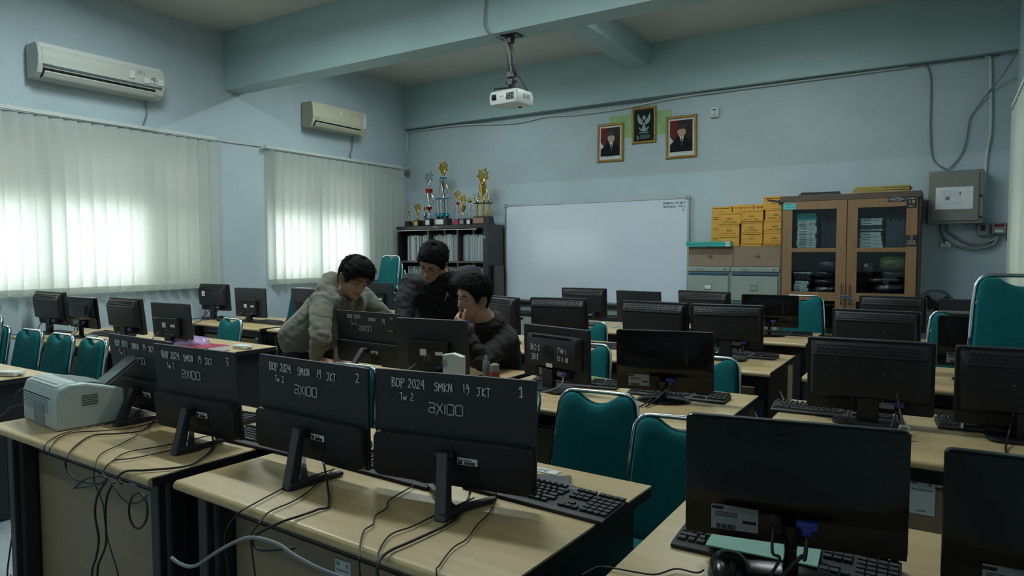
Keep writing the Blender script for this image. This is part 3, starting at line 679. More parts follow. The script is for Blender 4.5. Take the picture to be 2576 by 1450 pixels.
trophy('tall silver and red trophy with a clear crystal top', .635, y7, (.105, .085, .10, 'ink_black', 'label_white'), [('l', colm(.03, .10, 0), 'silver', (0, 0), 'stem'), ('l', cup(.045, .07, .09), 'red_foil', (0, 0), 'lower_cup'), ('l', cup(.045, .20, .16), 'silver', (0, 0), 'cup'), ('l', [(.044, .345), (.05, .40), (.04, .40)], 'red_foil', (0, 0), 'rim'), ('b', handles(.045, .28, .14), 'silver', 0, 'handle'), ('l', colm(.02, .05, .40), 'silver', (0, 0), 'neck'), ('b', figure(.55, .17), 'silver', 0, 'crystal_top')])
tp = [('l', colm(.034, .21, .03), 'silver', (dx, dy), 'column') for dx, dy in ((-.07, -.02), (0, -.04), (.07, -.02))]
tp += [('l', [(.01, 0), (.036, .02), (.04, .04), (.03, .06), (.01, .07)], 'teal_foil', (dx, dy), 'teal_bulb') for dx, dy in ((-.07, -.02), (0, -.04), (.07, -.02))]
tp += [('b', B().prism([(x * .125, y * .06 - .02) for x, y in [(math.cos(2 * PI * k / 16), math.sin(2 * PI * k / 16)) for k in range(16)]], .355, .363, 'z'), 'teal_foil', 0, 'platform'), ('l', cup(.05, .25, .265), 'silver', (0, 0), 'cup'), ('l', [(.045, .48), (.046, .54), (.03, .54)], 'teal_foil', (0, 0), 'rim'), ('b', handles(.045, .40, .14), 'gold', 0, 'handle'), ('b', figure(.66, .18), 'gold', 0, 'medallion'), ('b', B().tube([(.05, -.05, .09), (.06, -.06, .4), (.01, -.05, .6)], .005, 5), 'ink_black', 0, 'ribbon')]
trophy('tallest trophy, silver columns with teal bulbs and a gold crest', .88, y7, (.21, .12, .10, 'ink_black', 'label_white'), tp)
trophy('gold star trophy on a red and white column with a red ribbon', 1.115, y7, (.08, .08, .08, mat('maroon', (.14, .04, .04), .5), 'red_foil'), [('l', colm(.026, .20, 0), 'silver', (0, 0), 'column'), ('l', cup(.028, .09, .13), 'red_foil', (0, 0), 'cup'), ('b', handles(.03, .16, .08), 'red_foil', 0, 'ribbon'), ('b', figure(.33, .12), 'gold', 0, 'medallion')])
trophy('gold cup trophy with a filigree crown on a dark engraved base', 1.205, y7, (.095, .08, .085, 'ink_black', 'label_grey'), [('b', handles(.03, .0, .08), 'silver', 0, 'arch'), ('l', cup(.042, .12, .05), 'gold', (0, 0), 'cup'), ('b', figure(.265, .12), 'gold', 0, 'medallion')])
trophy('slim trophy with a gold ball on top and red ribbon', 1.31, y7, (.08, .07, .08, 'ink_black', 'label_white'), [('l', colm(.022, .19, 0), 'silver', (0, 0), 'stem'), ('b', B().ball((0, 0, .315), .03, 12), 'gold', 0, 'ball'), ('b', handles(.02, .18, .08), 'red_foil', 0, 'ribbon')])
trophy('slender glass and silver trophy behind the gold ball trophy', 1.38, y7 + .06, (.05, .06, .05, 'ink_black', None), [('l', colm(.02, .2, 0), 'silver', (0, 0), 'stem'), ('b', figure(.27, .13), 'silver', 0, 'medallion')])
tp = [('l', colm(.024, .16, 0), 'gold', (dx, dy), 'column') for dx, dy in ((-.08, -.02), (-.02, .02), (.03, -.04), (.10, -.0))]
tp += [('b', B().prism([(x * .15, y * .07) for x, y in [(math.cos(2 * PI * k / 16), math.sin(2 * PI * k / 16)) for k in range(16)]], .27, .278, 'z'), 'ink_black', 0, 'platform'), ('l', cup(.05, .24, .16), 'gold', (0, 0), 'cup'), ('b', handles(.045, .33, .12), 'gold', 0, 'handle'), ('b', figure(.50, .20), 'gold', 0, 'medallion')]
for dx in (-.09, .03, .10): tp.append(('b', B().ball((dx, -.02, .31), (.014, .014, .03), 10).lathe([(.012, .33), (.004, .36), (.001, .39)], 8, Matrix.Translation((dx, -.02, 0))), 'gold', 0, 'flame_finial'))
trophy('large gold four-column trophy at the whiteboard end of the bookcase', 1.52, y7, (.26, .13, .105, 'ink_black', mat('copper_plate', (.30, .17, .12), .35, metal=.5)), tp)
# dark lectern-like thing between bookcase and board
t = thing('storage_cabinet', 'tall black cabinet panel squeezed between the bookcase and the whiteboard', 'cabinet', (1.705, 7.30, 0))
obj('cabinet_body', B().box((0, 0, .62), (.03, .2, 1.24)), 'shelf_edge', t)
# ------------------------------------------------------------------ filing cabinets and boxes
def filing(label, x, w):
    t = thing('filing_cabinet', label, 'filing cabinet', (x, 7.0, 0), 0, 'grey green filing cabinets')
    h = 1.255
    obj('cabinet_body', B().box((0, .24, h / 2), (w, .46, h), bev=.004), 'steel_green', t)
    obj('top_rail', B().box((0, .002, h - .025), (w - .01, .02, .045), bev=.003), 'steel_green', t)
    obj('name_slot', B().box((-w * .2, -.009, h - .025), (.07, .003, .02)), 'label_grey', t)
    obj('lock', B().lathe([(0, 0), (.009, 0), (.009, .004), (0, .004)], 12, Matrix.Translation((w * .38, -.008, h - .025)) @ Matrix.Rotation(PI / 2, 4, 'X')), 'chrome', t)
    dh = .292
    for i in range(4):
        z = h - .05 - (i + .5) * dh - .006
        dr = obj('drawer', B().box((0, 0, z - .012), (w - .035, .022, dh - .045), bev=.004), 'steel_green', t)
        obj('finger_pull', B().box((0, -.002, z + dh / 2 - .018), (w - .04, .022, .024), bev=.003), 'drawer_blue', dr)
        zc = z - .005
        obj('label_holder', B().tube([(-.035, -.0125, zc - .024), (.035, -.0125, zc - .024), (.035, -.0125, zc + .022), (-.035, -.0125, zc + .022)], .0022, 4, closed=True), 'black_metal', dr)
        if i == 0 and w < .47: obj('paper_label', B().box((0, -.0125, zc), (.066, .002, .042)), 'label_white', dr)
    return t
filing('filing cabinet with a white paper label in its holder, next to the whiteboard', 4.485, .445)
filing('filing cabinet with an empty label holder, next to the wooden cupboard', 4.945, .475)
def carton(label, c, d, m, txt=None, rz=0, group=None, name='cardboard_box', slot=True, small=None, cat='box'):
    t = thing(name, label, cat, c, rz, group)
    x, y, z = d
    obj('box_body', B().box((0, y / 2, z / 2), d, bev=.003), m, t)
    if m == 'yellow_card':
        obj('lid_flap', B().box((0, -.002, z * .93), (x * 1.0, .004, z * .12)), m, t)
        if slot: obj('hand_slot', B().box((random.uniform(-.005, .005), -.0015, z * .48), (x * .26, .004, z * .15)).box((0, -.0035, z * .46), (x * .16, .002, z * .06)), mat('slot_card', (.40, .22, .05), .7), t)
        b = B(); xx = -x * .36; zz = z * (.16 if random.random() < .7 else .80)
        while xx < x * .33:
            w_ = random.uniform(.006, .014)
            if random.random() < .8: b.tube(smooth_path([(xx, -.0022, zz), (xx + w_ * .3, -.0022, zz + .008), (xx + w_ * .5, -.0022, zz), (xx + w_, -.0022, zz + .006)], 2), .0011, 4)
            xx += w_ + .004
        obj('handwriting', b, 'ink_brown', t)
    if txt: ftext(txt, .042, 'ink_brown', t, (0, -.003, z * .52), sx=.95)
    return t
mat('ink_brown', (.05, .03, .02), .7)
carton('wide brown box printed with a logo, on the filing cabinet next to the whiteboard', (4.495, 7.03, 1.258), (.455, .40, .20), 'brown_card', 'logi', group='brown printed boxes on the filing cabinets')
carton('wide brown box printed with a logo, on the filing cabinet next to the cupboard', (4.965, 7.03, 1.258), (.475, .40, .20), 'brown_card', 'logi', group='brown printed boxes on the filing cabinets')
for k in range(2):
    t = thing('flat_box', ['thin turquoise box lying underneath its twin on the brown box', 'thin turquoise box on top of its twin, on the brown box'][k], 'box', (4.49 - .005 * k, 6.985, 1.4595 + .0265 * k), R_(1.5 * k), 'thin turquoise boxes')
    obj('box_body', B().box((0, .13, .0125), (.46, .27, .025), bev=.002), 'teal_card', t)
    obj('barcode_label', B().box((.195, -.0065, .0125), (.045, .003, .021)), 'label_white', t)
    b = B().box((-.1, -.0065, .012), (.03, .002, .004)).box((.02, -.0065, .012), (.06, .002, .003)); obj('printed_text', b, 'label_grey', t)
YG = 'yellow cardboard boxes stacked on the filing cabinets'
yel = [  # (x, y, z, w, h, text)
 (4.555, 7.20, 1.4595, .205, .085, 'back column at the whiteboard end, lowest'), (4.555, 7.20, 1.546, .205, .108, 'back column at the whiteboard end, second from bottom'), (4.555, 7.20, 1.656, .205, .108, 'back column at the whiteboard end, third from bottom'), (4.56, 7.20, 1.766, .205, .11, 'top row, first from the whiteboard'),
 (4.78, 7.18, 1.7, .205, .19, 'top row, second from the whiteboard'), (4.975, 7.18, 1.70, .17, .19, 'top row, third from the whiteboard'), (5.11, 7.06, 1.828, .21, .12, 'top row, with a picture of black headphones'),
 (4.675, 7.04, 1.4595, .21, .11, 'front stack at the whiteboard end, lowest'), (4.675, 7.04, 1.5705, .21, .115, 'front stack at the whiteboard end, middle'), (4.685, 7.03, 1.687, .22, .118, 'front stack at the whiteboard end, upper'),
 (4.895, 7.04, 1.4595, .205, .028, 'flat one under the middle front stack'), (4.90, 7.05, 1.4885, .205, .108, 'middle front stack, lowest'), (4.90, 7.05, 1.5975, .205, .11, 'middle front stack, second'), (4.90, 7.04, 1.7085, .215, .115, 'middle front stack, uppermost'),
 (5.11, 7.04, 1.4595, .205, .028, 'flat one under the front stack by the cupboard'), (5.115, 7.05, 1.4885, .205, .115, 'front stack by the cupboard, lowest'), (5.115, 7.05, 1.6045, .205, .112, 'front stack by the cupboard, second'), (5.12, 7.055, 1.7175, .19, .109, 'front stack by the cupboard, third')]
for (x, y, z, w, h, nm) in yel:
    dep = .18 if y > 7.15 else .125
    if z in (1.7,): z, h = 1.7, .185
    if y > 7.15 and 'top row, s' in nm or 'top row, third' in nm:
        # these stand on hidden boxes behind
        hid = carton('yellow box behind the middle stacks, under the ' + nm, (x, y + .02, 1.4595), (w, .16, .239), 'yellow_card', group=YG, slot=False)
    t = carton('yellow cardboard box, ' + nm, (x, y, z), (w, dep, h), 'yellow_card', group=YG, slot=h > .05)
    if 'headphones' in nm:
        b = B(); yy = -.0045
        b.prism([(.055 + .022 * math.cos(a), .062 + .026 * math.sin(a)) for a in [2 * PI * k / 18 for k in range(18)]], yy, yy - .001)
        b.prism([(-.07, .095), (-.05, .09), (-.01, .085), (.035, .075), (.035, .06), (-.0, .065), (-.03, .07), (-.055, .078), (-.068, .083)], yy, yy - .001)
        b.tube([(.075, yy, .04), (.09, yy, .035)], .0015, 4)
        obj('headphone_picture', b, 'ink_black', t)
# ------------------------------------------------------------------ wooden cupboard with glass doors
WC = thing('display_cabinet', 'brown wooden cupboard with glass doors full of books and wrapped bundles', 'cabinet', (5.765, 7.0, 0))
w, h, d = 1.16, 1.925, .48
obj('side_panel', B().box((-w / 2 + .012, d / 2, h / 2), (.024, d, h)), 'cab_brown', WC)
obj('side_panel', B().box((w / 2 - .012, d / 2, h / 2), (.024, d, h)), 'cab_brown', WC)
obj('top_panel', B().box((0, d / 2 - .01, h - .015), (w + .01, d + .03, .055), bev=.003), 'cab_brown', WC)
obj('back_panel', B().box((0, d - .008, h / 2), (w, .01, h)), 'cab_brown', WC)
obj('plinth', B().box((0, .05, .04), (w - .05, .03, .08)), 'cab_brown', WC)
for z in (.08, .5, .98, 1.42): obj('shelf', B().box((0, d / 2 + .01, z - .012), (w - .05, d - .05, .022)), 'cab_wood', WC)
for s in (-1, 1):
    dw = .555; xc = s * (dw / 2 + .003)
    b = B(); zt, zb = 1.895, .09; st = .085
    for sx in (-1, 1): b.box((xc + sx * (dw / 2 - st / 2), -.011, (zt + zb) / 2), (st, .022, zt - zb))
    for z, hh in ((zt - .045, .09), (.985, .08), (zb + .04, .08), (1.422, .035)): b.box((xc, -.011, z), (dw - 2 * st, .021, hh))
    dr = obj('door', b, 'cab_wood', WC)
    obj('door_glass', B().box((xc, -.008, (1.41 + 1.81) / 2), (dw - 2 * st, .003, .41)).box((xc, -.008, 1.21), (dw - 2 * st, .003, .40)).box((xc, -.008, .55), (dw - 2 * st, .003, .80)), 'case_glass', dr)
    hx = s * .035
    obj('handle', B().tube([(hx, -.024, 1.10), (hx, -.05, 1.09), (hx, -.05, .93), (hx, -.024, .92)], .005, 6), 'cab_brown', dr)
b = B(); b.tube(smooth_path([(-.06, -.056, .985), (0, -.06, 1.0), (.04, -.056, .985), (.07, -.058, .965)], 4), .008, 6).tube([(-.04, -.055, .965), (.05, -.06, 1.0)], .006, 6)
tag(obj('cloth_strip', b, mat('rag_blue', (.09, .15, .24), .8), loc=(5.765, 7.0, 0)), 'blue grey cloth strip tied around the cupboard door handles', 'cloth')
WC_s = lambda nm, x, z, w_, h_, m_: obj(nm, B().box((x, -.024, z), (w_, .003, h_)), m_, WC)
s_ = WC_s('sticker', -.5, 1.843, .115, .06, 'sticker_teal') if 'sticker_teal' in MATS else obj('sticker', B().box((-.50, -.024, 1.838), (.112, .003, .06)), mat('sticker_teal', (.10, .48, .52), .5), WC)
ftext('KELAS XI', .016, 'ink_black', WC, (-.51, -.026, 1.855), depth=.0002); ftext('SMKN 19 JKT', .013, 'ink_black', WC, (-.49, -.026, 1.828), depth=.0002)
obj('sticker', B().box((.395, -.024, 1.868), (.13, .003, .04)), 'ink_black', WC); ftext('HUNGTSUN', .019, 'label_white', WC, (.395, -.026, 1.868), sx=1.15, depth=.0002)
b = B().tube([(.395 + .045 * math.cos(a), -.0262, 1.868 + .016 * math.sin(a)) for a in [2 * PI * k / 20 for k in range(20)]], .0012, 4, closed=True); obj('logo_ring', b, 'label_white', WC)
obj('sticker', B().box((.51, -.024, 1.838), (.078, .003, .10)), 'ink_black', WC)
ftext('smkn', .022, 'label_white', WC, (.51, -.026, 1.872), sx=1.2, depth=.0002); ftext('19', .042, mat('sticker_yellow', (.6, .55, .3), .5) and 'sticker_yellow', WC, (.51, -.026, 1.84), sx=1.3, depth=.0002); ftext('2015', .017, 'label_white', WC, (.51, -.026, 1.803), sx=1.3, depth=.0002)
obj('sticker', B().box((.515, -.024, 1.50), (.085, .003, .098)), 'ink_black', WC)
for k, s in enumerate(('LAB', 'KOMPUTER', 'JARINGAN', 'DAN SERVER')): ftext(s, .0125, 'label_white', WC, (.515, -.026, 1.512 - k * .014), depth=.0002)
b = B().tube([(.515 + .009 * math.cos(a), -.0262, 1.533 + .009 * math.sin(a)) for a in [2 * PI * k / 14 for k in range(14)]], .0012, 4, closed=True); obj('logo_ring', b, 'label_white', WC)
mat('book_white', (.55, .62, .61), .6); mat('book_teal', (.05, .33, .36), .6); mat('book_dark', (.02, .022, .03), .5); mat('book_wine', (.13, .02, .04), .6); mat('plastic_dark', (.012, .012, .02), .16, bump=1.0, bscale=25, spec=.8); mat('plastic_brown', (.05, .03, .032), .16, bump=1.0, bscale=25, spec=.8); mat('plastic_green', (.13, .15, .05), .2, bump=1.0, bscale=25, spec=.8); mat('book_yellow', (.3, .24, .05), .6)
def books(x, z0, z1, w, nm, cols, wob=.006):
    z = z0; n = 0
    while z < z1 - .012:
        h_ = random.choice((.014, .022, .03, .036)); h_ = min(h_, z1 - z)
        c = cols(z)
        o = obj('book', B().box((0, .13, h_ / 2), (w + random.uniform(-.012, .012), .25, h_ - .0015), bev=.002), c, loc=(x + random.uniform(-wob, wob), 7.03, z))
        if c == 'book_white': obj('spine_print', B().box((-.03, .004, h_ * .5), (w * .35, .003, min(.004, h_ * .3))).box((.04, .004, h_ * .35), (w * .12, .003, .002)), 'ink_black', o)
        tag(o, {'book_white': 'white', 'book_teal': 'teal', 'book_dark': 'dark'}[c] + (' thick' if h_ > .025 else ' thin') + ' book lying in ' + nm, 'book', 'books in ' + nm); z += h_
books(5.41, 1.4205, 1.77, .17, 'the upper pile behind the left glass door', lambda z: 'book_teal' if z > 1.66 and random.random() < .8 else 'book_white')
books(5.955, 1.4205, 1.72, .18, 'the upper pile behind the right glass door', lambda z: 'book_dark' if (abs(z - 1.62) < .012 or random.random() < .1) else 'book_white')
books(5.37, .9805, 1.135, .12, 'the low pile behind the left glass door', lambda z: 'book_white')
books(5.38, 1.1355, 1.215, .15, 'the mixed stack over the low pile of pale books', lambda z: 'book_dark' if z < 1.19 else 'book_white')
for i in range(2):
    for k in range(12):
        x = (5.545 if i == 0 else 6.085) + k * .0145
        hh = random.uniform(.25, .30)
        o = obj('binder', B().box((0, .11, hh / 2), (.0125, .21, hh), bev=.0015), ['book_dark', mat('binder_grey', (.05, .065, .085), .5)][i], loc=(x, 7.05, 1.4205))
        tag(o, ['black disc case standing beside the white and teal books in the cupboard', 'dark grey booklet standing behind the right glass door of the cupboard'][i], ['case', 'booklet'][i], ['black cases in the left half of the cupboard', 'dark booklets in the right half of the cupboard'][i])
        o.name = ['disc_case', 'dark_booklet'][i]
def bundle(label, x, z, w_, h_, m_, seed, d_=.3):
    b = B(); rows = []; rnd = random.Random(seed)
    for i in range(13):
        v = -PI / 2 + PI * i / 12; r = []
        for k in range(28):
            a = 2 * PI * k / 28
            ca, sa = math.cos(a), math.sin(a)
            px = math.copysign(abs(ca) ** .5, ca) * math.cos(v) ** .35 if abs(v) < 1.57 else 0
            py = math.copysign(abs(sa) ** .5, sa) * math.cos(v) ** .35 if abs(v) < 1.57 else 0
            nz = noise.noise(Vector((px * 3 + seed, py * 3, v * 2))) * .10
            r.append((px * w_ / 2 * (1 + nz * .3), py * d_ / 2 * (1 + nz), (math.sin(v) * .5 + .5) * h_ * (1 + nz * .3)))
        rows.append(r)
    b.grid(rows, closed_u=True)
    return tag(obj('wrapped_bundle', b, m_, smooth=2, loc=(x, 7.0 + .03 + d_ / 2, z)), label, 'bundle', 'plastic wrapped bundles in the cupboard')
bundle('lowest black plastic wrapped bundle behind the left glass door', 5.58, .985, .22, .10, 'plastic_dark', 1)
bundle('second black plastic wrapped bundle behind the left glass door', 5.58, 1.082, .22, .07, 'plastic_dark', 2)
bundle('third black plastic wrapped bundle behind the left glass door', 5.58, 1.15, .21, .08, 'plastic_dark', 3)
bundle('topmost dark grey bundle behind the left glass door', 5.60, 1.228, .20, .11, 'plastic_dark', 4)
bundle('lowest brown plastic wrapped bundle behind the right glass door', 6.09, .985, .32, .05, 'plastic_brown', 5)
bundle('shiny brown plastic wrapped bundle near the bottom behind the right glass door', 6.12, 1.03, .27, .085, 'plastic_brown', 6)
bundle('flat dark plastic bundle in the middle of the pile behind the right glass door', 6.08, 1.112, .31, .06, 'plastic_brown', 7)
bundle('dark bundle just under the olive one behind the right glass door', 6.14, 1.17, .22, .06, 'plastic_dark', 8)
bundle('olive green plastic wrapped bundle on top of the pile in the cupboard', 6.14, 1.228, .24, .14, 'plastic_green', 9)
bundle('dark grey folded pack at the door hinge side of the right cupboard half', 5.94, 1.17, .12, .15, 'plastic_dark', 10)
for k in range(7):
    o = obj('folder', B().box((0, .15, .012), (.36, .28, .022), bev=.002), ['book_dark', 'book_yellow', 'book_dark', 'book_dark', 'book_yellow', 'book_dark', 'book_dark'][k], loc=(5.48 + .005 * (k % 2), 7.05, .5105 + k * .0235))
    tag(o, 'flat folder in the dark and yellow pile at the bottom of the cupboard', 'folder', 'folders at the bottom of the cupboard')
# things on the cupboard top
for k in range(2):
    o = obj('black_board', B().box((0, 0, .008), (.36 - .02 * k, .28, .014), bev=.002), 'book_dark', loc=(5.51, 7.16 + .01 * k, 1.938 + k * .0155), rot=(0, 0, R_(3 + 3 * k)))
    tag(o, ['lower thin black panel lying on top of the cupboard', 'upper thin black panel lying on top of the cupboard'][k], 'panel', 'black panels on the cupboard')
for k in range(3):
    o = obj('picture_frame_stack', B().box((0, 0, .010), (.46 - .01 * k, .30, .018), bev=.003), mat('ochre', (.33, .26, .07), .5), loc=(6.02 + .01 * k, 7.17, 1.938 + k * .020), rot=(0, 0, R_(2 - 2 * k)))
    o.name = 'yellow_board'
    tag(o, ['lowest yellow framed board on top of the cupboard', 'middle yellow framed board on top of the cupboard', 'uppermost yellow framed board on top of the cupboard'][k], 'board', 'yellow boards on the cupboard')
# ------------------------------------------------------------------ fan
FN = thing('pedestal_fan', 'black pedestal fan standing between the cupboard and the corner', 'fan', (6.475, 6.84, 0), R_(14))
obj('fan_base', B().lathe([(.12, 0), (.13, .015), (.115, .03), (.03, .045), (0, .05)], 24), 'blade_black', FN, smooth=True)
obj('pole', B().tube([(0, 0, .04), (0, 0, .78)], .012, 10), 'blade_black', FN)
obj('motor', B().lathe([(0, -.02), (.05, -.01), (.055, .06), (.04, .12), (0, .14)], 16, Matrix.Translation((0, .02, .93)) @ Matrix.Rotation(-PI / 2, 4, 'X')).tube([(0, .03, .76), (0, .06, .90)], .02, 8), 'blade_black', FN, smooth=True)
b = B(); fr = .148
for y_, f_ in ((-.09, .0), (.0, 1.0), (-.045, .94), (.015, .9)):
    rr_ = fr * (f_ if f_ else .25); b.tube([(rr_ * math.cos(a), y_, .93 + rr_ * math.sin(a)) for a in [2 * PI * k / 36 for k in range(36)]], .0035 if f_ == 1 else .002, 5, closed=True)
for k in range(80):
    a = 2 * PI * k / 80; ca, sa = math.cos(a), math.sin(a)
    b.tube([(fr * r_ * ca, y_, .93 + fr * r_ * sa) for r_, y_ in ((.2, -.09), (.55, -.085), (.85, -.06), (1.0, 0))], .0016, 4)
obj('fan_cage', b, 'blade_black', FN)
b = B()
for k in range(3):
    a0 = 2 * PI * k / 3 + .5; rows = []
    for i in range(6):
        r_ = .03 + .10 * i / 5; rows.append([(r_ * math.cos(a0 + t * (1.0 - .25 * i / 5)), -.045 + .03 * t, .93 + r_ * math.sin(a0 + t * (1.0 - .25 * i / 5))) for t in (-.6, -.3, 0, .3, .6)])
    b.grid(rows)
b.lathe([(0, -.02), (.03, -.02), (.03, .02), (0, .02)], 14, Matrix.Translation((0, -.045, .93)) @ Matrix.Rotation(PI / 2, 4, 'X'))
obj('fan_blades', b, 'mon_gloss', FN, smooth=2)
# ------------------------------------------------------------------ desks
def make_desk(L=1.14, D=.74):
    t = thing('computer_desk', 'x', 'desk')
    Z = .75; th = .028
    # top: bullnose along the front (local -y) and back, black edge caps on the ends
    prof = [(-D / 2 + .014 * (1 - math.sin(a)), Z - th / 2 + th / 2 * math.cos(a)) for a in [PI * k / 8 for k in range(9)]]
    pts = [(D / 2, Z)] + [(y, z) for y, z in prof] + [(D / 2, Z - th)]
    tp = obj('desk_top', B().prism(pts, -L / 2, L / 2, 'x'), 'laminate', t, smooth=True)
    for s in (-1, 1): obj('edge_band', B().box((s * (L / 2 + .001), .004, Z - th / 2 - .001), (.004, D - .02, th - .002), bev=.001), 'black_laminate', tp)
    for s in (-1, 1):
        obj('side_panel', B().box((s * (L / 2 - .06), .01, (Z - th) / 2), (.045, D - .08, Z - th), bev=.004).box((s * (L / 2 - .06), -D / 2 + .10, (Z - th) / 2), (.075, .06, Z - th), bev=.01), 'black_laminate', t)
    obj('rail', B().box((0, -D / 2 + .12, Z - th - .035), (L - .2, .03, .07)), 'black_metal', t)
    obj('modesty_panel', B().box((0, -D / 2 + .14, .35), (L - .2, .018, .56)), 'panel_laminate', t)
    obj('foot_rail', B().box((0, -D / 2 + .14, .05), (L - .2, .02, .04)), 'black_metal', t)
    obj('keyboard_shelf', B().box((0, .12, .62), (L - .22, .40, .018)), 'black_laminate', t)
    return t
DG = 'beech computer desks with black ends'
desk0 = make_desk()
DESKS = [  # centre x, centre y, yaw, label
 (5.285, 1.445, -2.5, 'beech desk nearest the camera carrying the two tablet-lettered monitors numbered 1 and 2'),
 (4.055, 1.455, -1.2, 'beech desk carrying the grey laser printer and two lettered monitors'),
 (1.88, 1.40, 0, 'beech desk at the window side with a white adapter on it, behind the printer'),
 (6.50, 1.46, 0, 'beech desk in the near corner by the right wall under the large plain monitor'),
 (2.02, 2.79, -3, 'beech desk near the windows carrying a red book and a white router'),
 (.86, 2.80, 1, 'beech desk against the left wall behind the three tilted chairs'),
 (4.07, 2.82, 0, 'beech desk where the three people are gathered'),
 (5.275, 2.82, 0, 'beech desk with a round-foot monitor and a stencilled monitor'),
 (6.50, 2.82, 0, 'beech desk on the wall side with two vented monitors and a tag on a cable'),
 (.99, 4.17, -2, 'beech desk under the wide window with a stickered monitor'),
 (2.2, 4.17, 0, 'beech desk in the third row with a white sheet at its end'),
 (4.0, 4.20, 0, 'beech desk behind the seated person in the third row'),
 (5.19, 4.20, 0, 'beech desk in the third row beside the aisle'),
 (6.44, 4.16, 0, 'beech desk in the third row by the right wall'),
 (3.95, 5.55, 0, 'beech desk in the fourth row in front of the whiteboard'),
 (5.15, 5.55, 0, 'beech desk in the fourth row facing the filing cabinets'),
 (6.42, 5.55, 0, 'beech desk in the fourth row in front of the fan'),
 (1.05, 5.50, 0, 'beech desk near the second window in front of the chair stack'),
 (2.35, 5.55, 0, 'beech desk in the fourth row behind the man in glasses'),
]
for i, (x, y, a, lab) in enumerate(DESKS):
    o = desk0 if i == 0 else dup(desk0, (0, 0, 0))
    o.location = (x, y, 0); o.rotation_euler.z = R_(a); o['label'] = lab.replace('tablet-lettered ', 'hand-lettered '); o['group'] = DG
    if x > 6.3: o.scale = (.9, 1, 1)
# ------------------------------------------------------------------ monitors (rear faces local -y)
ZD = .751
def tiltM(zc, tilt, dy=0): return Matrix.Translation((0, dy, zc)) @ Matrix.Rotation(tilt, 4, 'X')
def mpart(nm, b, m, t, **k): return obj(nm, b, m, t, **k)
def cable_part(t, pts, r=.0035, m='cable_black'): obj('cable', B().tube(smooth_path(pts, 5), r, 6), m, t, smooth=2)
def base_plate(t, w, d, y, kind='round'):
    if kind == 'round': obj('stand_base', B().lathe([(0, 0), (.5, 0), (.5, .006), (.42, .014), (.1, .02), (0, .02)], 30, Matrix.Translation((0, y, 0)) @ Matrix.Diagonal((w, d, 1, 1))), 'mon_gloss', t, smooth=True)
    else: obj('stand_base', B().prism(rrect(w, d, .03, 4, 0, y), 0, .012, 'z'), 'mon_plastic', t, bevel=.003)
def wide(W_, H_, T_, M, m='mon_plastic', r=.008, mid=0):
    return B().prism(rrect(W_, H_, r, 3), -.5 * T_, .5 * T_, 'y', M)
def mon_vented(t, W_, H_, zt, tilt):
    zc = zt - H_ / 2 * math.cos(tilt); M = tiltM(zc, tilt, .0)
    o = obj('bezel', wide(W_, H_, .028, M @ Matrix.Translation((0, .018, 0))), 'mon_plastic', t, bevel=.003)
    obj('screen', B().box((0, .0325, .005), (W_ - .03, .002, H_ - .045), M), 'screen_glass', t)
    # rear bulge: slopes back at the top (vent strip), full width
    w2 = W_ * .94; h = H_
    P = [(.004, h * .46), (-.012, h * .44), (-.038, h * .30), (-.040, h * .27), (-.040, -h * .26), (-.030, -h * .29), (-.008, -h * .33), (.004, -h * .33)]
    b = B(); b.v = []; n = len(P)
    rows = []
    for x, s in ((-w2 / 2, .25), (-w2 / 2 + .012, .85), (-w2 / 2 + .03, 1), (w2 / 2 - .03, 1), (w2 / 2 - .012, .85), (w2 / 2, .25)):
        rows.append([(x, y * s if y < 0 else y, z) for y, z in P])
    b.grid(rows, M); k = len(b.v); b.f += [tuple(range(n))[::-1], tuple(range(5 * n, 6 * n))]
    obj('rear_cover', b, 'mon_plastic', t, smooth=True)
    b = B(); nn = int(w2 * .88 / .0085)
    for i in range(nn):
        for j in range(3):
            f = (j + .5) / 3; x = -w2 * .44 + (i + .5 * (j % 2)) * .0085
            y = -.0135 - f * .0245; z = h * (.435 - f * .12)
            b.box((x, y - .0005, z), (.0032, .002, .009), M)
    obj('vent_slots', b, 'mon_slot', t)
    obj('ridge_line', B().box((0, -.0415, h * .285), (w2 * .93, .002, .0025), M), 'mon_gloss', t)
    b = B()
    for sx in (-1, 1):
        for z in (.02, -.08): b.ball((sx * .05, -.041, z), .0025, 6, M)
    obj('mount_screw', b, 'alu', t)
    zb = zc - h * .33
    obj('port_recess', B().box((.0, -.008, -h * .37), (W_ * .62, .02, h * .10), M), 'mon_slot', t)
    obj('rating_label', B().box((W_ * .14, -.0195, -h * .37), (.055, .002, .022), M).box((W_ * .15, -.0195, -h * .31 - .012), (.04, .002, .003), M), 'label_grey', t)
    obj('stand_column', B().box((0, -.01, (zb + .03) / 2), (.075, .032, zb + .03), bev=.006), 'mon_plastic', t)
    base_plate(t, .24, .19, .02, 'rect')
    obj('vga_plug', B().box((W_ * .24, -.024, -h * .33), (.034, .024, .02), M, bev=.003), 'vga_blue', t)
    cable_part(t, [(W_ * .24, -.03, zc - h * .40), (W_ * .25, -.045, zc - h * .52), (W_ * .22, -.06, .06), (W_ * .18, -.10, .008), (W_ * .1, -.18, .006)], .004)
    cable_part(t, [(-W_ * .12, -.02, zc - h * .38), (-W_ * .14, -.05, zc - h * .5), (-W_ * .16, -.08, .02), (-W_ * .2, -.16, .006), (-W_ * .22, -.24, .005)], .0035)
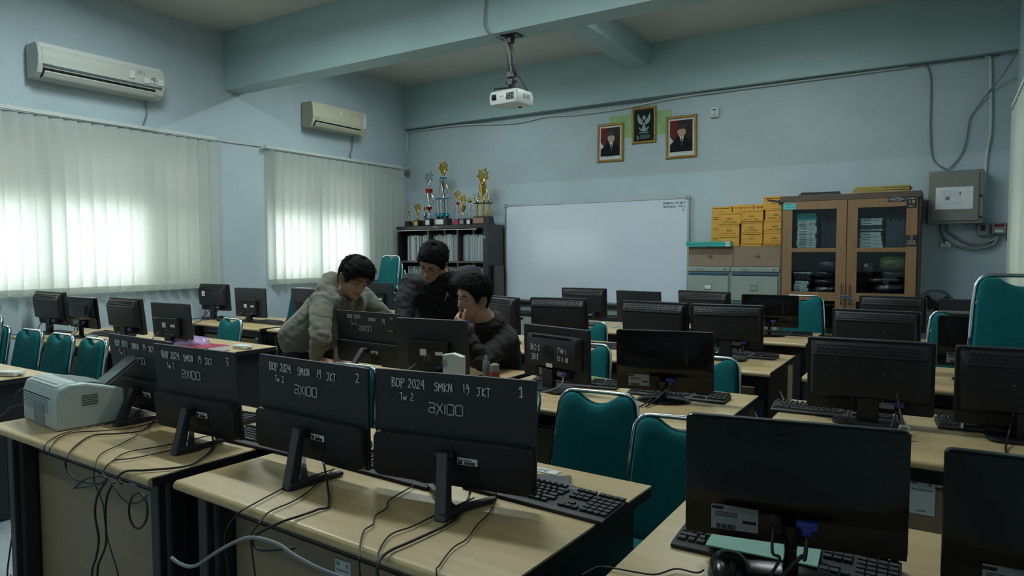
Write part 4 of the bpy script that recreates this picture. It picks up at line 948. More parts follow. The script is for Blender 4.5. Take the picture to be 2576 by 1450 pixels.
def mon_smooth(t, W_, H_, zt, tilt, clip=True):
    zc = zt - H_ / 2 * math.cos(tilt); M = tiltM(zc, tilt, 0)
    h = H_
    obj('bezel', wide(W_, H_, .020, M @ Matrix.Translation((0, .016, 0)), r=.012), 'mon_gloss', t, bevel=.003)
    obj('screen', B().box((0, .0275, .008), (W_ - .03, .002, H_ - .05), M), 'screen_glass', t)
    rows = []; n = 18
    for i in range(n + 1):
        u = -1 + 2 * i / n; r = []
        edge = (1 - abs(u) ** 6)
        for k in range(15):
            v = k / 14; z = h * (.5 - v)
            if v < .66: y = -.012 - .018 * math.sin(PI * min(1, v / .66) ** 1.3 * .62) * edge
            else: y = -.024 * edge * (1 - (v - .66) / .05) - .006 if v < .71 else -.006
            z2 = z - (.010 * (1 - u * u) * (1 if .55 < v < .75 else 0))
            r.append((u * W_ * .495, y + .008, z2 * .985))
        rows.append(r)
    obj('rear_cover', B().grid(rows, M), 'mon_gloss', t, smooth=2)
    obj('rating_label', B().box((-W_ * .26, .0005, -h * .33), (.092, .002, .052), M), 'label_grey', t)
    b = B().box((-W_ * .34, -.0008, -h * .33 + .019), (.022, .001, .006), M).box((-W_ * .19, -.0008, -h * .33 - .006), (.026, .001, .006), M)
    for i in range(9): b.box((-W_ * .34 + i * .0042, -.0008, -h * .33 - .020), (.0022 if i % 3 else .0035, .001, .010), M)
    for i in range(3): b.box((-W_ * .30, -.0008, -h * .33 + .010 - i * .004), (.045, .001, .0012), M)
    obj('label_print', b, 'mon_slot', t)
    o = ftext('SAMSUNG', .011, 'key_plastic', t, depth=.0002); o.matrix_local = M @ Matrix.Translation((-W_ * .02, -.0235, h * .40)) @ Matrix.Rotation(PI / 2, 4, 'X')
    obj('power_socket', B().box((-W_ * .08, -.002, -h * .30), (.018, .012, .028), M, bev=.003), 'mon_plastic', t)
    obj('vga_plug', B().box((W_ * .07, -.006, -h * .30), (.040, .024, .018), M, bev=.004).box((W_ * .07, -.014, -h * .34), (.018, .016, .02), M, bev=.004), 'vga_blue', t)
    if clip: obj('cable_clip', B().box((W_ * .24, -.026, h * .12), (.014, .006, .075), M, bev=.002), 'mon_slot', t)
    zb = zc - h * .42
    obj('stand_neck', B().grid([[(.5 * a * (.022 + .03 * abs(k / 6 - .45)), y, .008 + (zb + .02) * k / 6) for a, y in ((-1, -.01), (-.7, -.022), (.7, -.022), (1, -.01), (.7, .006), (-.7, .006))] for k in range(7)], closed_u=True), 'mon_gloss', t, smooth=2)
    base_plate(t, .23, .18, .01)
    cable_part(t, [(W_ * .07, -.03, zc - h * .36), (W_ * .06, -.05, zc - h * .5), (.02, -.04, .06), (-.02, -.07, .02), (-.05, -.16, .006)], .004)
    cable_part(t, [(-W_ * .08, -.012, zc - h * .33), (-W_ * .08, -.04, zc - h * .5), (-.02, -.05, .05), (-.06, -.12, .008), (-.10, -.22, .006)], .003)
def mon_flat(t, W_, H_, zt, tilt):
    zc = zt - H_ / 2 * math.cos(tilt); M = tiltM(zc, tilt, 0); h = H_
    obj('rear_cover', wide(W_, H_, .018, M @ Matrix.Translation((0, .012, 0)), r=.008), 'mon_matte', t, bevel=.003)
    obj('screen', B().box((0, .0225, .005), (W_ - .02, .002, H_ - .03), M), 'screen_glass', t)
    obj('rear_box', B().box((-.01, -.012, -h * .16), (W_ * .58, .032, h * .52), M, bev=.008), 'mon_plastic', t)
    obj('top_ledge', B().box((-.01, -.030, h * .09), (W_ * .62, .012, .010), M, bev=.003), 'mon_gloss', t)
    obj('rating_label', B().box((-.03, -.0295, -h * .10), (.038, .002, .034), M), 'label_white', t)
    obj('rating_label', B().box((.065, -.0295, -h * .11), (.045, .002, .018), M), 'label_white', t)
    b = B()
    for i in range(5):
        for k in range(4):
            if random.random() < .55: b.box((-.022 + i * .008, -.0305, -h * .16 - k * .007), (.005, .001, .005), M)
    obj('label_print', b, 'label_grey', t)
    zb = zc - h * .35
    obj('stand_column', B().box((0, -.01, zb / 2), (.07, .03, zb), bev=.006), 'mon_plastic', t)
    base_plate(t, .22, .17, 0, 'rect')
    obj('vga_plug', B().box((.055, -.024, -h * .37), (.036, .022, .018), M, bev=.004), 'vga_blue', t)
    cable_part(t, [(.06, -.035, zc - h * .40), (.03, -.06, zc - h * .52), (.0, -.09, .02), (-.04, -.16, .006)], .004)
    cable_part(t, [(-.07, -.028, zc - h * .32), (-.10, -.05, zc - h * .42), (-.13, -.09, .03), (-.15, -.18, .006)], .003, 'cable_grey')
def mon_hp(t, W_, H_, zt, tilt):
    zc = zt - H_ / 2 * math.cos(tilt); M = tiltM(zc, tilt, 0); h = H_
    obj('bezel', wide(W_, H_, .026, M @ Matrix.Translation((0, .016, 0)), r=.006), 'mon_plastic', t, bevel=.003)
    obj('screen', B().box((0, .0305, .005), (W_ - .03, .002, H_ - .045), M), 'screen_glass', t)
    w2 = W_ * .80
    P = [(.004, h * .35), (-.010, h * .34), (-.026, h * .25), (-.026, -h * .24), (-.012, -h * .27), (.004, -h * .27)]
    rows = [[(x, y * s, z * (1 if s == 1 else .97)) for y, z in P] for x, s in ((-w2 / 2 - .012, .1), (-w2 / 2, .8), (-w2 / 2 + .012, 1), (w2 / 2 - .012, 1), (w2 / 2, .8), (w2 / 2 + .012, .1))]
    b = B().grid(rows, M); b.f += [tuple(range(6))[::-1], tuple(range(30, 36))]
    obj('rear_cover', b, 'mon_plastic', t, smooth=True)
    b = B()
    for i in range(40):
        x = -w2 * .37 + i * w2 * .74 / 39
        b.box((x, -.0195, h * .30), (.003, .003, .018), M @ Matrix.Translation((x, 0, h * .30)) @ Matrix.Rotation(R_(18), 4, 'Y') @ Matrix.Translation((-x, 0, -h * .30)))
    obj('vent_slots', b, 'mon_slot', t)
    Mx = M @ Matrix.Translation((-.015, -.0265, .005)) @ Matrix.Rotation(PI / 2, 4, 'X')
    obj('logo_disc', B().lathe([(0, .0), (.038, 0), (.038, .0012), (0, .0012)], 30, Mx), 'mon_slot', t)
    def tx(s, size, m, x, z, sx=1.0, nm='lettering', sh=0):
        o = ftext(s, size, m, t, name=nm, sx=1.0, shear=sh); o.matrix_local = M @ Matrix.Translation((x, -.0282, z)) @ Matrix.Rotation(PI / 2, 4, 'X') @ Matrix.Diagonal((sx, 1, 1, 1)); return o
    tx('hp', .055, 'mon_plastic', -.015, .008, .9, 'logo', .3)
    for s, size, x, z, sx in (('B', .043, -.122, .022, .72), ('O', .043, -.099, .020, .62), ('S', .043, -.073, .020, .75), ('2018', .045, -.101, -.024, .55), ('T', .034, .058, .022, .8), ('W', .034, .080, .019, .8), ('1', .034, .106, .016, .8), ('15', .033, .058, -.016, .72), ('5', .033, .083, -.018, .72), ('18', .033, .107, -.020, .72)):
        tx(s, size, 'stencil_white', x, z, sx)
    obj('rating_label', B().box((-.005, -.0275, -.055), (.042, .002, .018), M), 'label_white', t)
    obj('port_recess', B().box((0, -.004, -h * .36), (W_ * .55, .02, h * .14), M), 'mon_slot', t)
    obj('rating_label', B().box((.06, -.016, -h * .36), (.045, .002, .022), M).box((-.075, -.016, -h * .36), (.018, .002, .035), M), 'label_grey', t)
    zb = zc - h * .30
    obj('stand_column', B().box((-.02, -.012, zb / 2), (.07, .03, zb), bev=.005), 'mon_plastic', t)
    base_plate(t, .22, .17, 0, 'rect')
    obj('vga_plug', B().box((.09, -.02, -h * .35), (.030, .022, .018), M, bev=.003), 'vga_blue', t)
    cable_part(t, [(.09, -.03, zc - h * .4), (.10, -.05, zc - h * .5), (.07, -.09, .02), (.03, -.18, .006)], .003, 'cable_grey')
def logo_ax(b, x, z, s, y, M, th):
    # a x i o o in thick rounded strokes
    def st(L): b.tube([M @ Vector((x + p[0] * s, y, z + p[1] * s * .8)) for p in L], th, 5)
    st([(.0, 1), (.42, 1), (.5, .9), (.5, .05), (.08, .05), (0, .15), (0, .42), (.08, .52), (.5, .52)])
    st([(.66, 1), (1.0, .5), (1.2, .05)]); st([(1.22, 1), (.95, .55), (.66, -.15)])
    st([(1.42, 1), (1.42, 0)])
    for o in (1.62, 2.38): st([(o, .1), (o, .9), (o + .08, 1), (o + .52, 1), (o + .6, .9), (o + .6, .1), (o + .52, 0), (o + .08, 0), (o, .1), (o, .2)])
def mon_slim(t, W_, H_, zt, tilt, texts, sticker=None, leg_x=0.0):
    zc = zt - H_ / 2 * math.cos(tilt); M = tiltM(zc, tilt, 0); h = H_
    obj('rear_panel', wide(W_, H_, .010, M @ Matrix.Translation((0, .006, 0)), r=.004), 'mon_matte', t, bevel=.0015)
    obj('screen', B().box((0, .0118, .004), (W_ - .012, .0012, H_ - .02), M), 'screen_glass', t)
    # thicker lower pod with rounded lower corners
    P = rrect(W_ * .985, h * .43, .022, 5, 0, -h * .285)
    b = B(); n = len(P)
    cxp, cyp = 0, -h * .285
    rows = [[(p[0], .002, p[1]) for p in P], [(p[0], -.012, p[1]) for p in P], [(p[0] * .985, -.020, cyp + (p[1] - cyp) * .96) for p in P], [(p[0] * .94, -.0225, cyp + (p[1] - cyp) * .88) for p in P]]
    b.grid(rows, M, closed_u=True); b.f.append(tuple(range(3 * n, 4 * n)))
    obj('rear_pod', b, 'mon_plastic', t, smooth=True)
    b = B()
    for i in range(10): b.box((-W_ * .46, -.0205, -h * .2 - i * .008), (.002, .003, .005), M)
    obj('side_vents', b, 'mon_slot', t)
    obj('port_recess', B().box((W_ * .13, -.0228, -h * .335), (.060, .004, .030), M), 'mon_slot', t)
    obj('barcode_label', B().box((W_ * .125, -.0236, -h * .255), (.058, .001, .019), M), 'label_white', t)
    b = B()
    for i in range(4):
        for k in range(3):
            if random.random() < .8: b.box((W_ * .125 - .026 + i * .0032, -.0246, -h * .255 + .004 - k * .0045), (.0026, .001, .0036), M)
    for i in range(12): b.box((W_ * .125 - .008 + i * .0026, -.0246, -h * .255 - .003), (.0014, .001, .007), M)
    b.box((W_ * .125 - .0, -.0246, -h * .255 + .004), (.022, .001, .002), M)
    obj('barcode_print', b, 'mon_slot', t)
    # hinge, leg, three-pointed foot
    zh = -h * .22
    hp_ = M @ Vector((0, -.034, zh))
    b = B().box((0, -.030, zh), (.050, .026, .030), M, bev=.006)
    b.tube([tuple(M @ Vector((-.026, -.036, zh))), tuple(M @ Vector((.026, -.036, zh)))], .0135, 14)
    obj('hinge', b, 'mon_plastic', t, smooth=True)
    yl = -.15
    def bar(p, q, w0, h0, w1=None, h1=None, m='mon_matte', nm='leg'):
        p = Vector(p); q = Vector(q); d = (q - p).normalized(); s_ = d.cross(Vector((0, 0, 1)));
        s_ = s_.normalized() if s_.length > .1 else Vector((1, 0, 0)); u_ = s_.cross(d)
        w1 = w1 or w0; h1 = h1 or h0
        vs = [p + s_ * a * w0 / 2 + u_ * c * h0 / 2 for a, c in ((-1, -1), (1, -1), (1, 1), (-1, 1))] + [q + s_ * a * w1 / 2 + u_ * c * h1 / 2 for a, c in ((-1, -1), (1, -1), (1, 1), (-1, 1))]
        return vs, [(3, 2, 1, 0), (4, 5, 6, 7), (0, 1, 5, 4), (1, 2, 6, 5), (2, 3, 7, 6), (3, 0, 4, 7)]
    lx = leg_x
    b = B(); top = Vector((0, hp_.y - .008, hp_.z + .004))
    b.add([(top.x - .017, top.y - .008, top.z + .012), (top.x + .017, top.y - .008, top.z + .012), (top.x + .017, top.y + .014, top.z + .006), (top.x - .017, top.y + .014, top.z + .006),
           (lx - .016, yl - .010, 0), (lx + .016, yl - .010, 0), (lx + .018, yl + .022, 0), (lx - .018, yl + .022, 0)], [(0, 1, 2, 3), (7, 6, 5, 4), (0, 4, 5, 1), (1, 5, 6, 2), (2, 6, 7, 3), (3, 7, 4, 0)])
    obj('stand_leg', b, 'mon_matte', t, bevel=.003)
    b = B()
    b.add(*bar((lx, yl, .008), (lx + .01, yl + .07, .008), .034, .016))
    b.add(*bar((lx + .008, yl + .062, .008), (.118, .018, .008), .022, .014, .018, .012))
    b.add(*bar((lx + .002, yl + .055, .008), (-.098, .045, .008), .022, .014, .016, .012))
    obj('stand_foot', b, 'mon_matte', t, bevel=.002)
    # handwriting and logo
    b = B()
    for s, x, z, size in texts:
        M0 = len(b.v); bb = B(); write(bb, s, x * W_, z * h, size, size * .066, 0, .035, 1.12 if sticker else .90)
        b.add([(v[0], v[1], v[2]) for v in bb.v], bb.f, M @ Matrix.Translation((0, -.0008, 0)))
    obj('handwriting', b, 'chalk_ink', t)
    b = B(); logo_ax(b, -.03 * W_ - .052, .13 * h, .034, -.0008, M, .0021)
    obj('logo', b, 'logo_grey', t)
    if sticker:
        obj('sticker', B().box((W_ * .36, -.0003, h * .17), (.065, .002, .022), M), 'ink_black', t)
        o = ftext('Saramonic', .011, 'stencil_white', t, depth=.0002); o.matrix_local = M @ Matrix.Translation((W_ * .36, -.0016, h * .175)) @ Matrix.Rotation(PI / 2, 4, 'X')
TX = lambda tw, num: [('BOP 2024', -.385, .345, .024), ('SMKN', -.105, .335, .023), ('19', .075, .34, .023), ('JKT', .16, .325, .023), (num, .41, .35, .026), ('Tw ' + tw, -.33, .225, .020)]
MG = 'computer monitors seen from behind'
def M__(kind, label, x, y, yaw, W_, H_, zt, tilt, **k):
    t = thing('computer_monitor', label, 'monitor', (x, y, ZD), R_(yaw), MG)
    {'slim': mon_slim, 'vent': mon_vented, 'smooth': mon_smooth, 'flat': mon_flat, 'hp': mon_hp}[kind](t, W_, H_, zt - ZD, R_(tilt), **k)
    return t
M__('slim', 'slim black monitor handwritten with a large 1 at its corner, on the nearest desk', 5.455, 1.42, 8.5, .482, .293, 1.081, 0, texts=TX('2', 'I'), leg_x=.055)
M__('slim', 'slim black monitor handwritten with a 2 at its corner, beside the monitor numbered 1', 4.955, 1.38, -2.6, .497, .289, 1.081, 0, texts=TX('2', '2'), leg_x=.09)
M__('slim', 'slim black monitor handwritten with a 3 at its corner, over the printer desk', 4.35, 1.40, 1, .462, .300, 1.074, 5, texts=TX('2', '3'), leg_x=.11)
M__('slim', 'slim black lettered monitor half hidden behind the one numbered 3, next to the printer', 3.835, 1.50, -2.9, .50, .293, 1.066, 6, texts=TX('3', '4'), leg_x=.10)
M__('slim', 'slim black lettered monitor with a small black sticker, in front of the hooded man', 3.855, 2.75, -4.5, .520, .291, 1.077, 6.5, texts=[('BOP 2024', -.30, .36, .020), ('SMKN', .03, .33, .020), ('19', .24, .30, .026), ('10', .375, .385, .015), ('Tw 3', -.25, .235, .017)], sticker=1)
M__('flat', 'black monitor with a ledge and two white stickers, in front of the seated man', 4.325, 2.72, 6.6, .427, .278, 1.062, 5)
M__('hp', 'black monitor stencilled with white letters and digits around a round logo', 4.99, 2.82, -15.7, .421, .251, 1.05, 1)
M__('smooth', 'glossy black monitor on a round foot in the second row, blue plug at the back', 5.52, 2.85, 12, .418, .268, 1.059, 4)
M__('vent', 'wide black vented monitor on the second right desk, beside the keyboard', 6.31, 2.90, 3.1, .431, .278, 1.067, 3.5)
M__('vent', 'black vented monitor cut by the frame edge, standing over a mouse on a green mat', 6.80, 2.90, 5, .431, .278, 1.067, 3.5)
M__('smooth', 'largest black monitor in the near corner with a grey rating label', 6.30, 1.43, 10.8, .414, .252, 1.062, 1, clip=False)
M__('smooth', 'black monitor only partly in view in the bottom corner by the right wall', 6.78, 1.46, 4, .45, .27, 1.045, 2, clip=False)
M__('vent', 'black vented monitor directly behind the seated man', 3.84, 4.10, -22.8, .423, .262, 1.088, 2)
M__('vent', 'black vented monitor behind the stencilled monitor', 4.29, 4.15, 8.8, .416, .247, 1.087, 5.5)
M__('vent', 'black vented monitor behind the round-foot monitor of the second row', 4.98, 4.15, -5.1, .453, .272, 1.086, 5.5)
M__('vent', 'black monitor with a brightly lit vent strip, on the third row desk by the aisle', 5.43, 4.18, 7.5, .423, .266, 1.083, 6)
M__('vent', 'black vented monitor in the third row in front of the cupboard', 6.23, 4.15, -4.9, .426, .255, 1.086, 5.5)
M__('smooth', 'black glossy monitor standing before a teal chair back near the right wall', 6.70, 4.12, 4, .36, .255, 1.075, 3)
M__('vent', 'black monitor in front of the whiteboard, first from the bookcase', 3.81, 5.50, 1.2, .435, .265, 1.083, 4)
M__('flat', 'plain flat black monitor in front of the whiteboard, narrowing to its foot', 4.33, 5.50, -3.6, .412, .267, 1.071, 6)
M__('vent', 'black monitor in front of the first filing cabinet', 4.89, 5.50, -12.8, .459, .275, 1.085, 5.5)
M__('smooth', 'glossy black monitor with a round foot in front of the second filing cabinet', 5.40, 5.52, 5.6, .416, .252, 1.07, 5.5)
M__('vent', 'black vented monitor in front of the wooden cupboard doors', 6.23, 5.50, -4, .418, .251, 1.086, 5.5)
M__('flat', 'dark flat monitor by the fan, partly behind the teal chair back', 6.72, 5.50, 0, .42, .26, 1.08, 4)
M__('vent', 'black vented monitor nearest the window wall behind the tilted chairs', .36, 2.68, 0, .470, .269, 1.091, 5.4)
M__('smooth', 'glossy black monitor second from the window wall behind the tilted chairs', .87, 2.68, 0, .421, .243, 1.063, 5)
M__('vent', 'black vented monitor third from the window wall, over a dark keyboard', 1.50, 2.68, -2, .440, .262, 1.078, 6)
M__('flat', 'plain black flat monitor beside the purple plastic bag', 2.10, 2.66, 3, .413, .243, 1.064, 4.5)
M__('vent', 'black monitor with a white square sticker below the wide window', .38, 4.15, 1, .440, .263, 1.095, 4.2)
M__('flat', 'black monitor with two small white stickers between window and hooded man', .94, 4.15, 2.8, .429, .280, 1.071, 2.5)
M__('flat', 'black flat monitor just behind the back of the hooded man', 1.95, 3.98, 0, .42, .27, 1.096, 3)
M__('flat', 'black monitor hidden behind the shoulders of the hooded man', 1.00, 5.25, 0, .42, .27, 1.09, 3)
M__('flat', 'black monitor between the hooded man and the chair stack', 1.52, 5.28, 0, .42, .27, 1.09, 3)
M__('vent', 'black monitor between the chair stack and the man in glasses', 2.05, 5.28, 0, .42, .27, 1.09, 3)
for o in list(COL.objects):
    if o.get('label', '').startswith('black monitor with a white square sticker'):
        obj('sticker', B().box((-.10, -.048, .25), (.05, .002, .05)), 'label_white', o)
        obj('sticker_print', B().box((-.095, -.0495, .243), (.034, .001, .004)), 'ink_black', o)
# ------------------------------------------------------------------ keyboards, mice
def make_keyboard():
    t = thing('keyboard', 'x', 'keyboard')
    b = B(); b.prism([(-.065, 0), (.07, 0), (.07, .016), (.062, .020), (-.05, .012), (-.065, .008)], -.22, .22, 'x')
    obj('keyboard_case', b, 'key_plastic', t, bevel=.002)
    b = B(); z0 = .0115
    for r in range(6):
        y = -.045 + r * .0185 + (.006 if r == 5 else 0)
        z = .0125 + (y + .05) / .112 * .008
        x = -.213
        widths = {0: [.023, .019, .023, .11, .023, .019, .019, .023], 1: [.042] + [.0185] * 10 + [.045], 2: [.032] + [.0185] * 11 + [.031], 3: [.027] + [.0185] * 12 + [.025], 4: [.0185] * 13 + [.036], 5: [.0185] + [.0185] * 13}[r]
        for w_ in widths:
            b.add([(x + .001, y, z), (x + w_ - .0015, y, z), (x + w_ - .0015, y + .0165, z + .001), (x + .001, y + .0165, z + .001), (x + .0035, y + .002, z + .0055), (x + w_ - .004, y + .002, z + .0055), (x + w_ - .004, y + .0135, z + .0065), (x + .0035, y + .0135, z + .0065)],
                  [(4, 5, 6, 7), (0, 1, 5, 4), (1, 2, 6, 5), (2, 3, 7, 6), (3, 0, 4, 7)]); x += w_
        for k in range(3 if r != 2 else 0):
            if r == 1 and k != 1: continue
            xx = .078 + k * .019; b.box((xx + .009, y + .008, z + .003), (.0155, .0145, .005))
        for k in range(4):
            xx = .141 + k * .019; b.box((xx + .009, y + .008, z + .003), (.0155, .0145, .005))
    obj('keys', b, 'key_plastic', t)
    obj('feet', B().box((-.18, .06, .001), (.03, .012, .006)).box((.18, .06, .001), (.03, .012, .006)), 'mon_slot', t)
    return t
kb0 = make_keyboard(); KG = 'black keyboards on the desks'
KB = [(5.66, 1.54, -4, 'black keyboard at the open end of the nearest desk, behind the monitor numbered 1'), (5.15, 1.50, -3, 'black keyboard between the monitors numbered 1 and 2'), (4.62, 1.50, 0, 'black keyboard bridging the gap between the two front desks'), (4.10, 1.62, 4, 'black keyboard behind the monitor numbered 3'),
      (5.54, 2.98, 2, 'black keyboard under the round-foot monitor in the second row'), (6.17, 2.98, 4, 'black keyboard beside the wide vented monitor of the right desk'), (6.75, 3.02, 6, 'curved black keyboard at the frame edge next to the green mat'), (6.27, 1.50, 1, 'black keyboard under the largest near monitor'),
      (5.47, 4.36, -2, 'black keyboard on the third row desk in front of the aisle'), (4.05, 2.95, 2, 'black keyboard behind the stickered lettered monitor'), (5.46, 5.68, 0, 'black keyboard behind the round-foot monitor by the filing cabinet'),
      (.95, 2.86, 2, 'black keyboard between the first two monitors by the window wall'), (1.72, 2.62, 4, 'black keyboard beside the third monitor behind the tilted chairs'), (1.32, 4.12, -3, 'black keyboard on the desk under the wide window by the white sheet'), (4.62, 4.28, 6, 'black keyboard behind the chair of the third row'), (4.60, 5.42, 3, 'dark keyboard in front of the whiteboard desk'), (5.02, 2.98, 10, 'black keyboard under the stencilled monitor')]
for i, (x, y, a, lab) in enumerate(KB):
    o = kb0 if i == 0 else dup(kb0, (0, 0, 0)); o.location = (x, y, ZD); o.rotation_euler.z = R_(a + 180 if False else a); o['label'] = lab; o['group'] = KG
def make_mouse():
    t = thing('computer_mouse', 'x', 'mouse')
    rows = []
    for i in range(11):
        v = i / 10; y = -.055 + .11 * v; r = []
        wd = .032 * (math.sin(PI * (v * .92 + .04)) ** .45); hh = .036 * math.sin(PI * (v * .85 + .08)) ** .7
        for k in range(11):
            a = PI * k / 10; r.append((-wd * math.cos(a), y, hh * math.sin(a) ** .8))
        rows.append(r)
    b = B().grid(rows); obj('mouse_shell', b, 'mon_gloss', t, smooth=2)
    obj('scroll_wheel', B().lathe([(0, -.004), (.009, -.004), (.009, .004), (0, .004)], 12, Matrix.Translation((0, .033, .026)) @ Matrix.Rotation(PI / 2, 4, 'Y')), 'key_plastic', t)
    obj('button_seam', B().box((0, .036, .0285), (.0012, .032, .012)), 'mon_slot', t)
    return t
ms0 = make_mouse(); MSG = 'black computer mice'
MS = [(6.20, 1.36, 200, 1.35, 'large black mouse lying beside the largest near monitor'), (4.92, 1.62, 190, 1, 'black mouse showing between the monitors numbered 2 and 3'), (5.25, 1.60, 180, 1, 'black mouse between the monitors numbered 1 and 2'), (6.69, 3.02, 100, 1.1, 'black mouse on the green mat by the right wall'),
      (.62, 4.06, 60, 1.3, 'black mouse behind the white-stickered monitor under the window'), (1.28, 4.34, 80, 1.1, 'black mouse above the white sheet near the hooded man'), (5.36, 4.27, 150, 1, 'black mouse beside the stand of the lit vented monitor'), (5.50, 4.02, 170, 1, 'black mouse at the front edge of the third row desk')]
for i, (x, y, a, s, lab) in enumerate(MS):
    o = ms0 if i == 0 else dup(ms0, (0, 0, 0)); o.location = (x, y, ZD); o.rotation_euler.z = R_(a); o.scale = (s, s, s); o['label'] = lab; o['group'] = MSG
# ------------------------------------------------------------------ teal banquet chairs (sitter faces local -y)
def make_chair():
    t = thing('banquet_chair', 'x', 'chair')
    wt, wb = .30, .35
    def bk(z):  # y of the back plane at height z
        return .175 + (z - .42) * .19
    # back frame: legs up around the back
    L = []
    for z in (.0, .2, .40): L.append((-.185, .20 - (z * .05) + (.045 if z == 0 else 0), z))
    for z in (.50, .62, .74): L.append((-wb / 2 + (z - .42) / .42 * (wb - wt) / 2 - .008, bk(z), z))
    arc = [(-wt / 2 - .008 + .055 * (1 - math.cos(a)), bk(.80) + .06 * .19 * math.sin(a), .80 + .058 * math.sin(a)) for a in [PI / 2 * k / 5 for k in range(6)]]
    left = L[3:] + arc
    loop = left + [(-x, y, z) for x, y, z in left[::-1]]
    obj('back_frame', B().tube(loop, .0105, 8, flat=.8), 'chrome', t, smooth=2)
    for s in (-1, 1):
        obj('leg', B().tube(smooth_path([(s * .195, .30, 0), (s * .190, .235, .22), (s * .182, .185, .42), (s * (wb / 2 + .006), bk(.50), .50)], 4), .0105, 8), 'chrome', t, smooth=2)
        obj('leg', B().tube(smooth_path([(s * .195, .17, .415), (s * .197, -.08, .42), (s * .197, -.19, .415), (s * .197, -.225, .37), (s * .200, -.235, .2), (s * .205, -.25, 0)], 4), .0105, 8), 'chrome', t, smooth=2)
    b = B()
    b.tube([(-.197, -.20, .40), (.197, -.20, .40)], .008, 6).tube([(-.19, .17, .40), (.19, .17, .40)], .008, 6).tube([(-.198, -.23, .22), (.198, -.23, .22)], .007, 6)
    obj('stretcher', b, 'chrome', t, smooth=2)
    # upholstered back: outline with a scooped hand hole at the top
    out = []
    def wz(z): return (wb - (z - .45) / .40 * (wb - wt)) / 2 - .004
    zt_ = .851
    for z in (.46, .55, .65, .75, .80): out.append((wz(z), z))
    for k in range(1, 6): a = PI / 2 * k / 5; out.append((wz(.80) - .040 * (1 - math.cos(a)), .80 + (zt_ - .80) * math.sin(a)))
    dip = [(.088, zt_ - .001), (.074, zt_ - .006), (.058, zt_ - .018), (.036, zt_ - .030), (.015, zt_ - .036), (0, zt_ - .037)]
    out += dip
    full = out + [(-x, z) for x, z in out[:-1][::-1]]
    n = len(full); cxx, czz = 0, .64
    rows = []
    for dy, s in ((.022, .965), (.020, .99), (.008, 1.0), (-.012, 1.0), (-.024, .985), (-.031, .95), (-.036, .80), (-.038, .40)):
        r = []
        for x, z in full:
            xx = x * s; zz = czz + (z - czz) * s
            if s < .95 and z > .80 and abs(x) < .09: zz = czz + (z - czz) * s - .0
            r.append((xx, bk(zz) + dy, zz))
        rows.append(r)
    b = B().grid(rows, closed_u=True); b.f.append(tuple(range(n))[::-1]); b.f.append(tuple((len(rows) - 1) * n + i for i in range(n)))
    obj('backrest', b, 'teal_fabric', t, smooth=True)
    # seat cushion
    so = rrect(.385, .40, .06, 5, 0, -.03); n = len(so); rows = []
    for z, s in ((.415, .94), (.420, .99), (.445, 1.0), (.465, .98), (.474, .90), (.478, .6), (.479, .25)):
        rows.append([(x * s, -.03 + (y + .03) * s, z) for x, y in so])
    b = B().grid(rows, closed_u=True); b.f.append(tuple(range(n))[::-1]); b.f.append(tuple((len(rows) - 1) * n + i for i in range(n)))
    obj('seat', b, 'teal_fabric', t, smooth=True)
    return t
ch0 = make_chair(); first = [True]
def chair(label, x, y, yaw, z=0, group='teal banquet chairs with chrome frames', s=1.0):
    # x, y: where the middle of the top rail is
    o = ch0 if first[0] else dup(ch0, (0, 0, 0)); first[0] = False
    a = R_(yaw); oy = .255
    o.location = (x + oy * math.sin(a), y - oy * math.cos(a), z); o.rotation_euler = (0, 0, a); o.scale = (s, s, 1)
    o['label'] = label; o['group'] = group; return o
chair('teal chair facing the nearest desk, directly behind the number sticker', 5.42, 2.40, 6)
chair('teal chair beside the large near monitor, its seat showing in the aisle', 5.83, 2.17, 8)
chair('teal chair turned askew behind the monitor numbered 1', 5.06, 2.36, -36, s=1.12)
chair('teal chair whose chrome rail peeks over the monitor numbered 2', 4.13, 2.36, 4)
chair('tilted teal chair closest to the left wall, in the row of three', 1.04, 2.26, 2)
chair('middle one of the three teal chairs behind the printer', 1.51, 2.25, 0)
chair('teal chair nearest the printer, in the row of three', 1.96, 2.24, -2)
chair('teal chair the seated man sits on', 4.15, 3.60, 4)
chair('teal chair behind the stencilled monitor', 4.75, 3.65, 2)
chair('teal chair behind the round-foot monitor in the second row', 5.52, 3.52, 0)
chair('teal chair of the third row with a pale slot in its rail', 4.19, 4.82, 4)
chair('teal chair mostly hidden between two vented monitors of the third row', 5.20, 4.80, 0)
chair('lone small teal chair in front of the monitors under the window wall', 1.54, 3.53, -6)
chair('teal chair with chrome rail behind the near desks on the far window side', .64, 4.95, 0, .20, s=1.0) if False else None
def stack(nm, x, y, yaw, n, grp, dz=.085, dy=.035):
    a = R_(yaw)
    for k in range(n):
        q = n - 1 - k
        w_ = ['bottom', 'second', 'third', 'fourth', 'fifth', 'sixth', 'seventh'][k] if k < n - 1 else 'topmost'
        chair('%s teal chair of the stack %s' % (w_, nm), x - q * dy * math.sin(a), y + q * dy * math.cos(a), yaw, k * dz, 'stacked teal chairs ' + grp)
stack('by the window wall left of the three tilted chairs', .52, 2.16, 4, 3, 'by the window wall', dy=.05)
stack('in front of the bookcase and second window', .80, 6.28, -6, 7, 'in front of the bookcase', dy=.045)
stack('against the right wall by the near frame edge', 6.81, 3.44, 0, 6, 'against the right wall', dz=.089)
stack('in front of the wooden cupboard', 5.52, 6.26, 4, 3, 'in front of the cupboard')
stack('behind the second window desks next to the stickered monitors', .78, 4.93, 0, 3, 'under the gap between the windows')
stack('near the right wall behind the third row', 6.63, 4.80, 2, 3, 'near the fan', dz=.093)
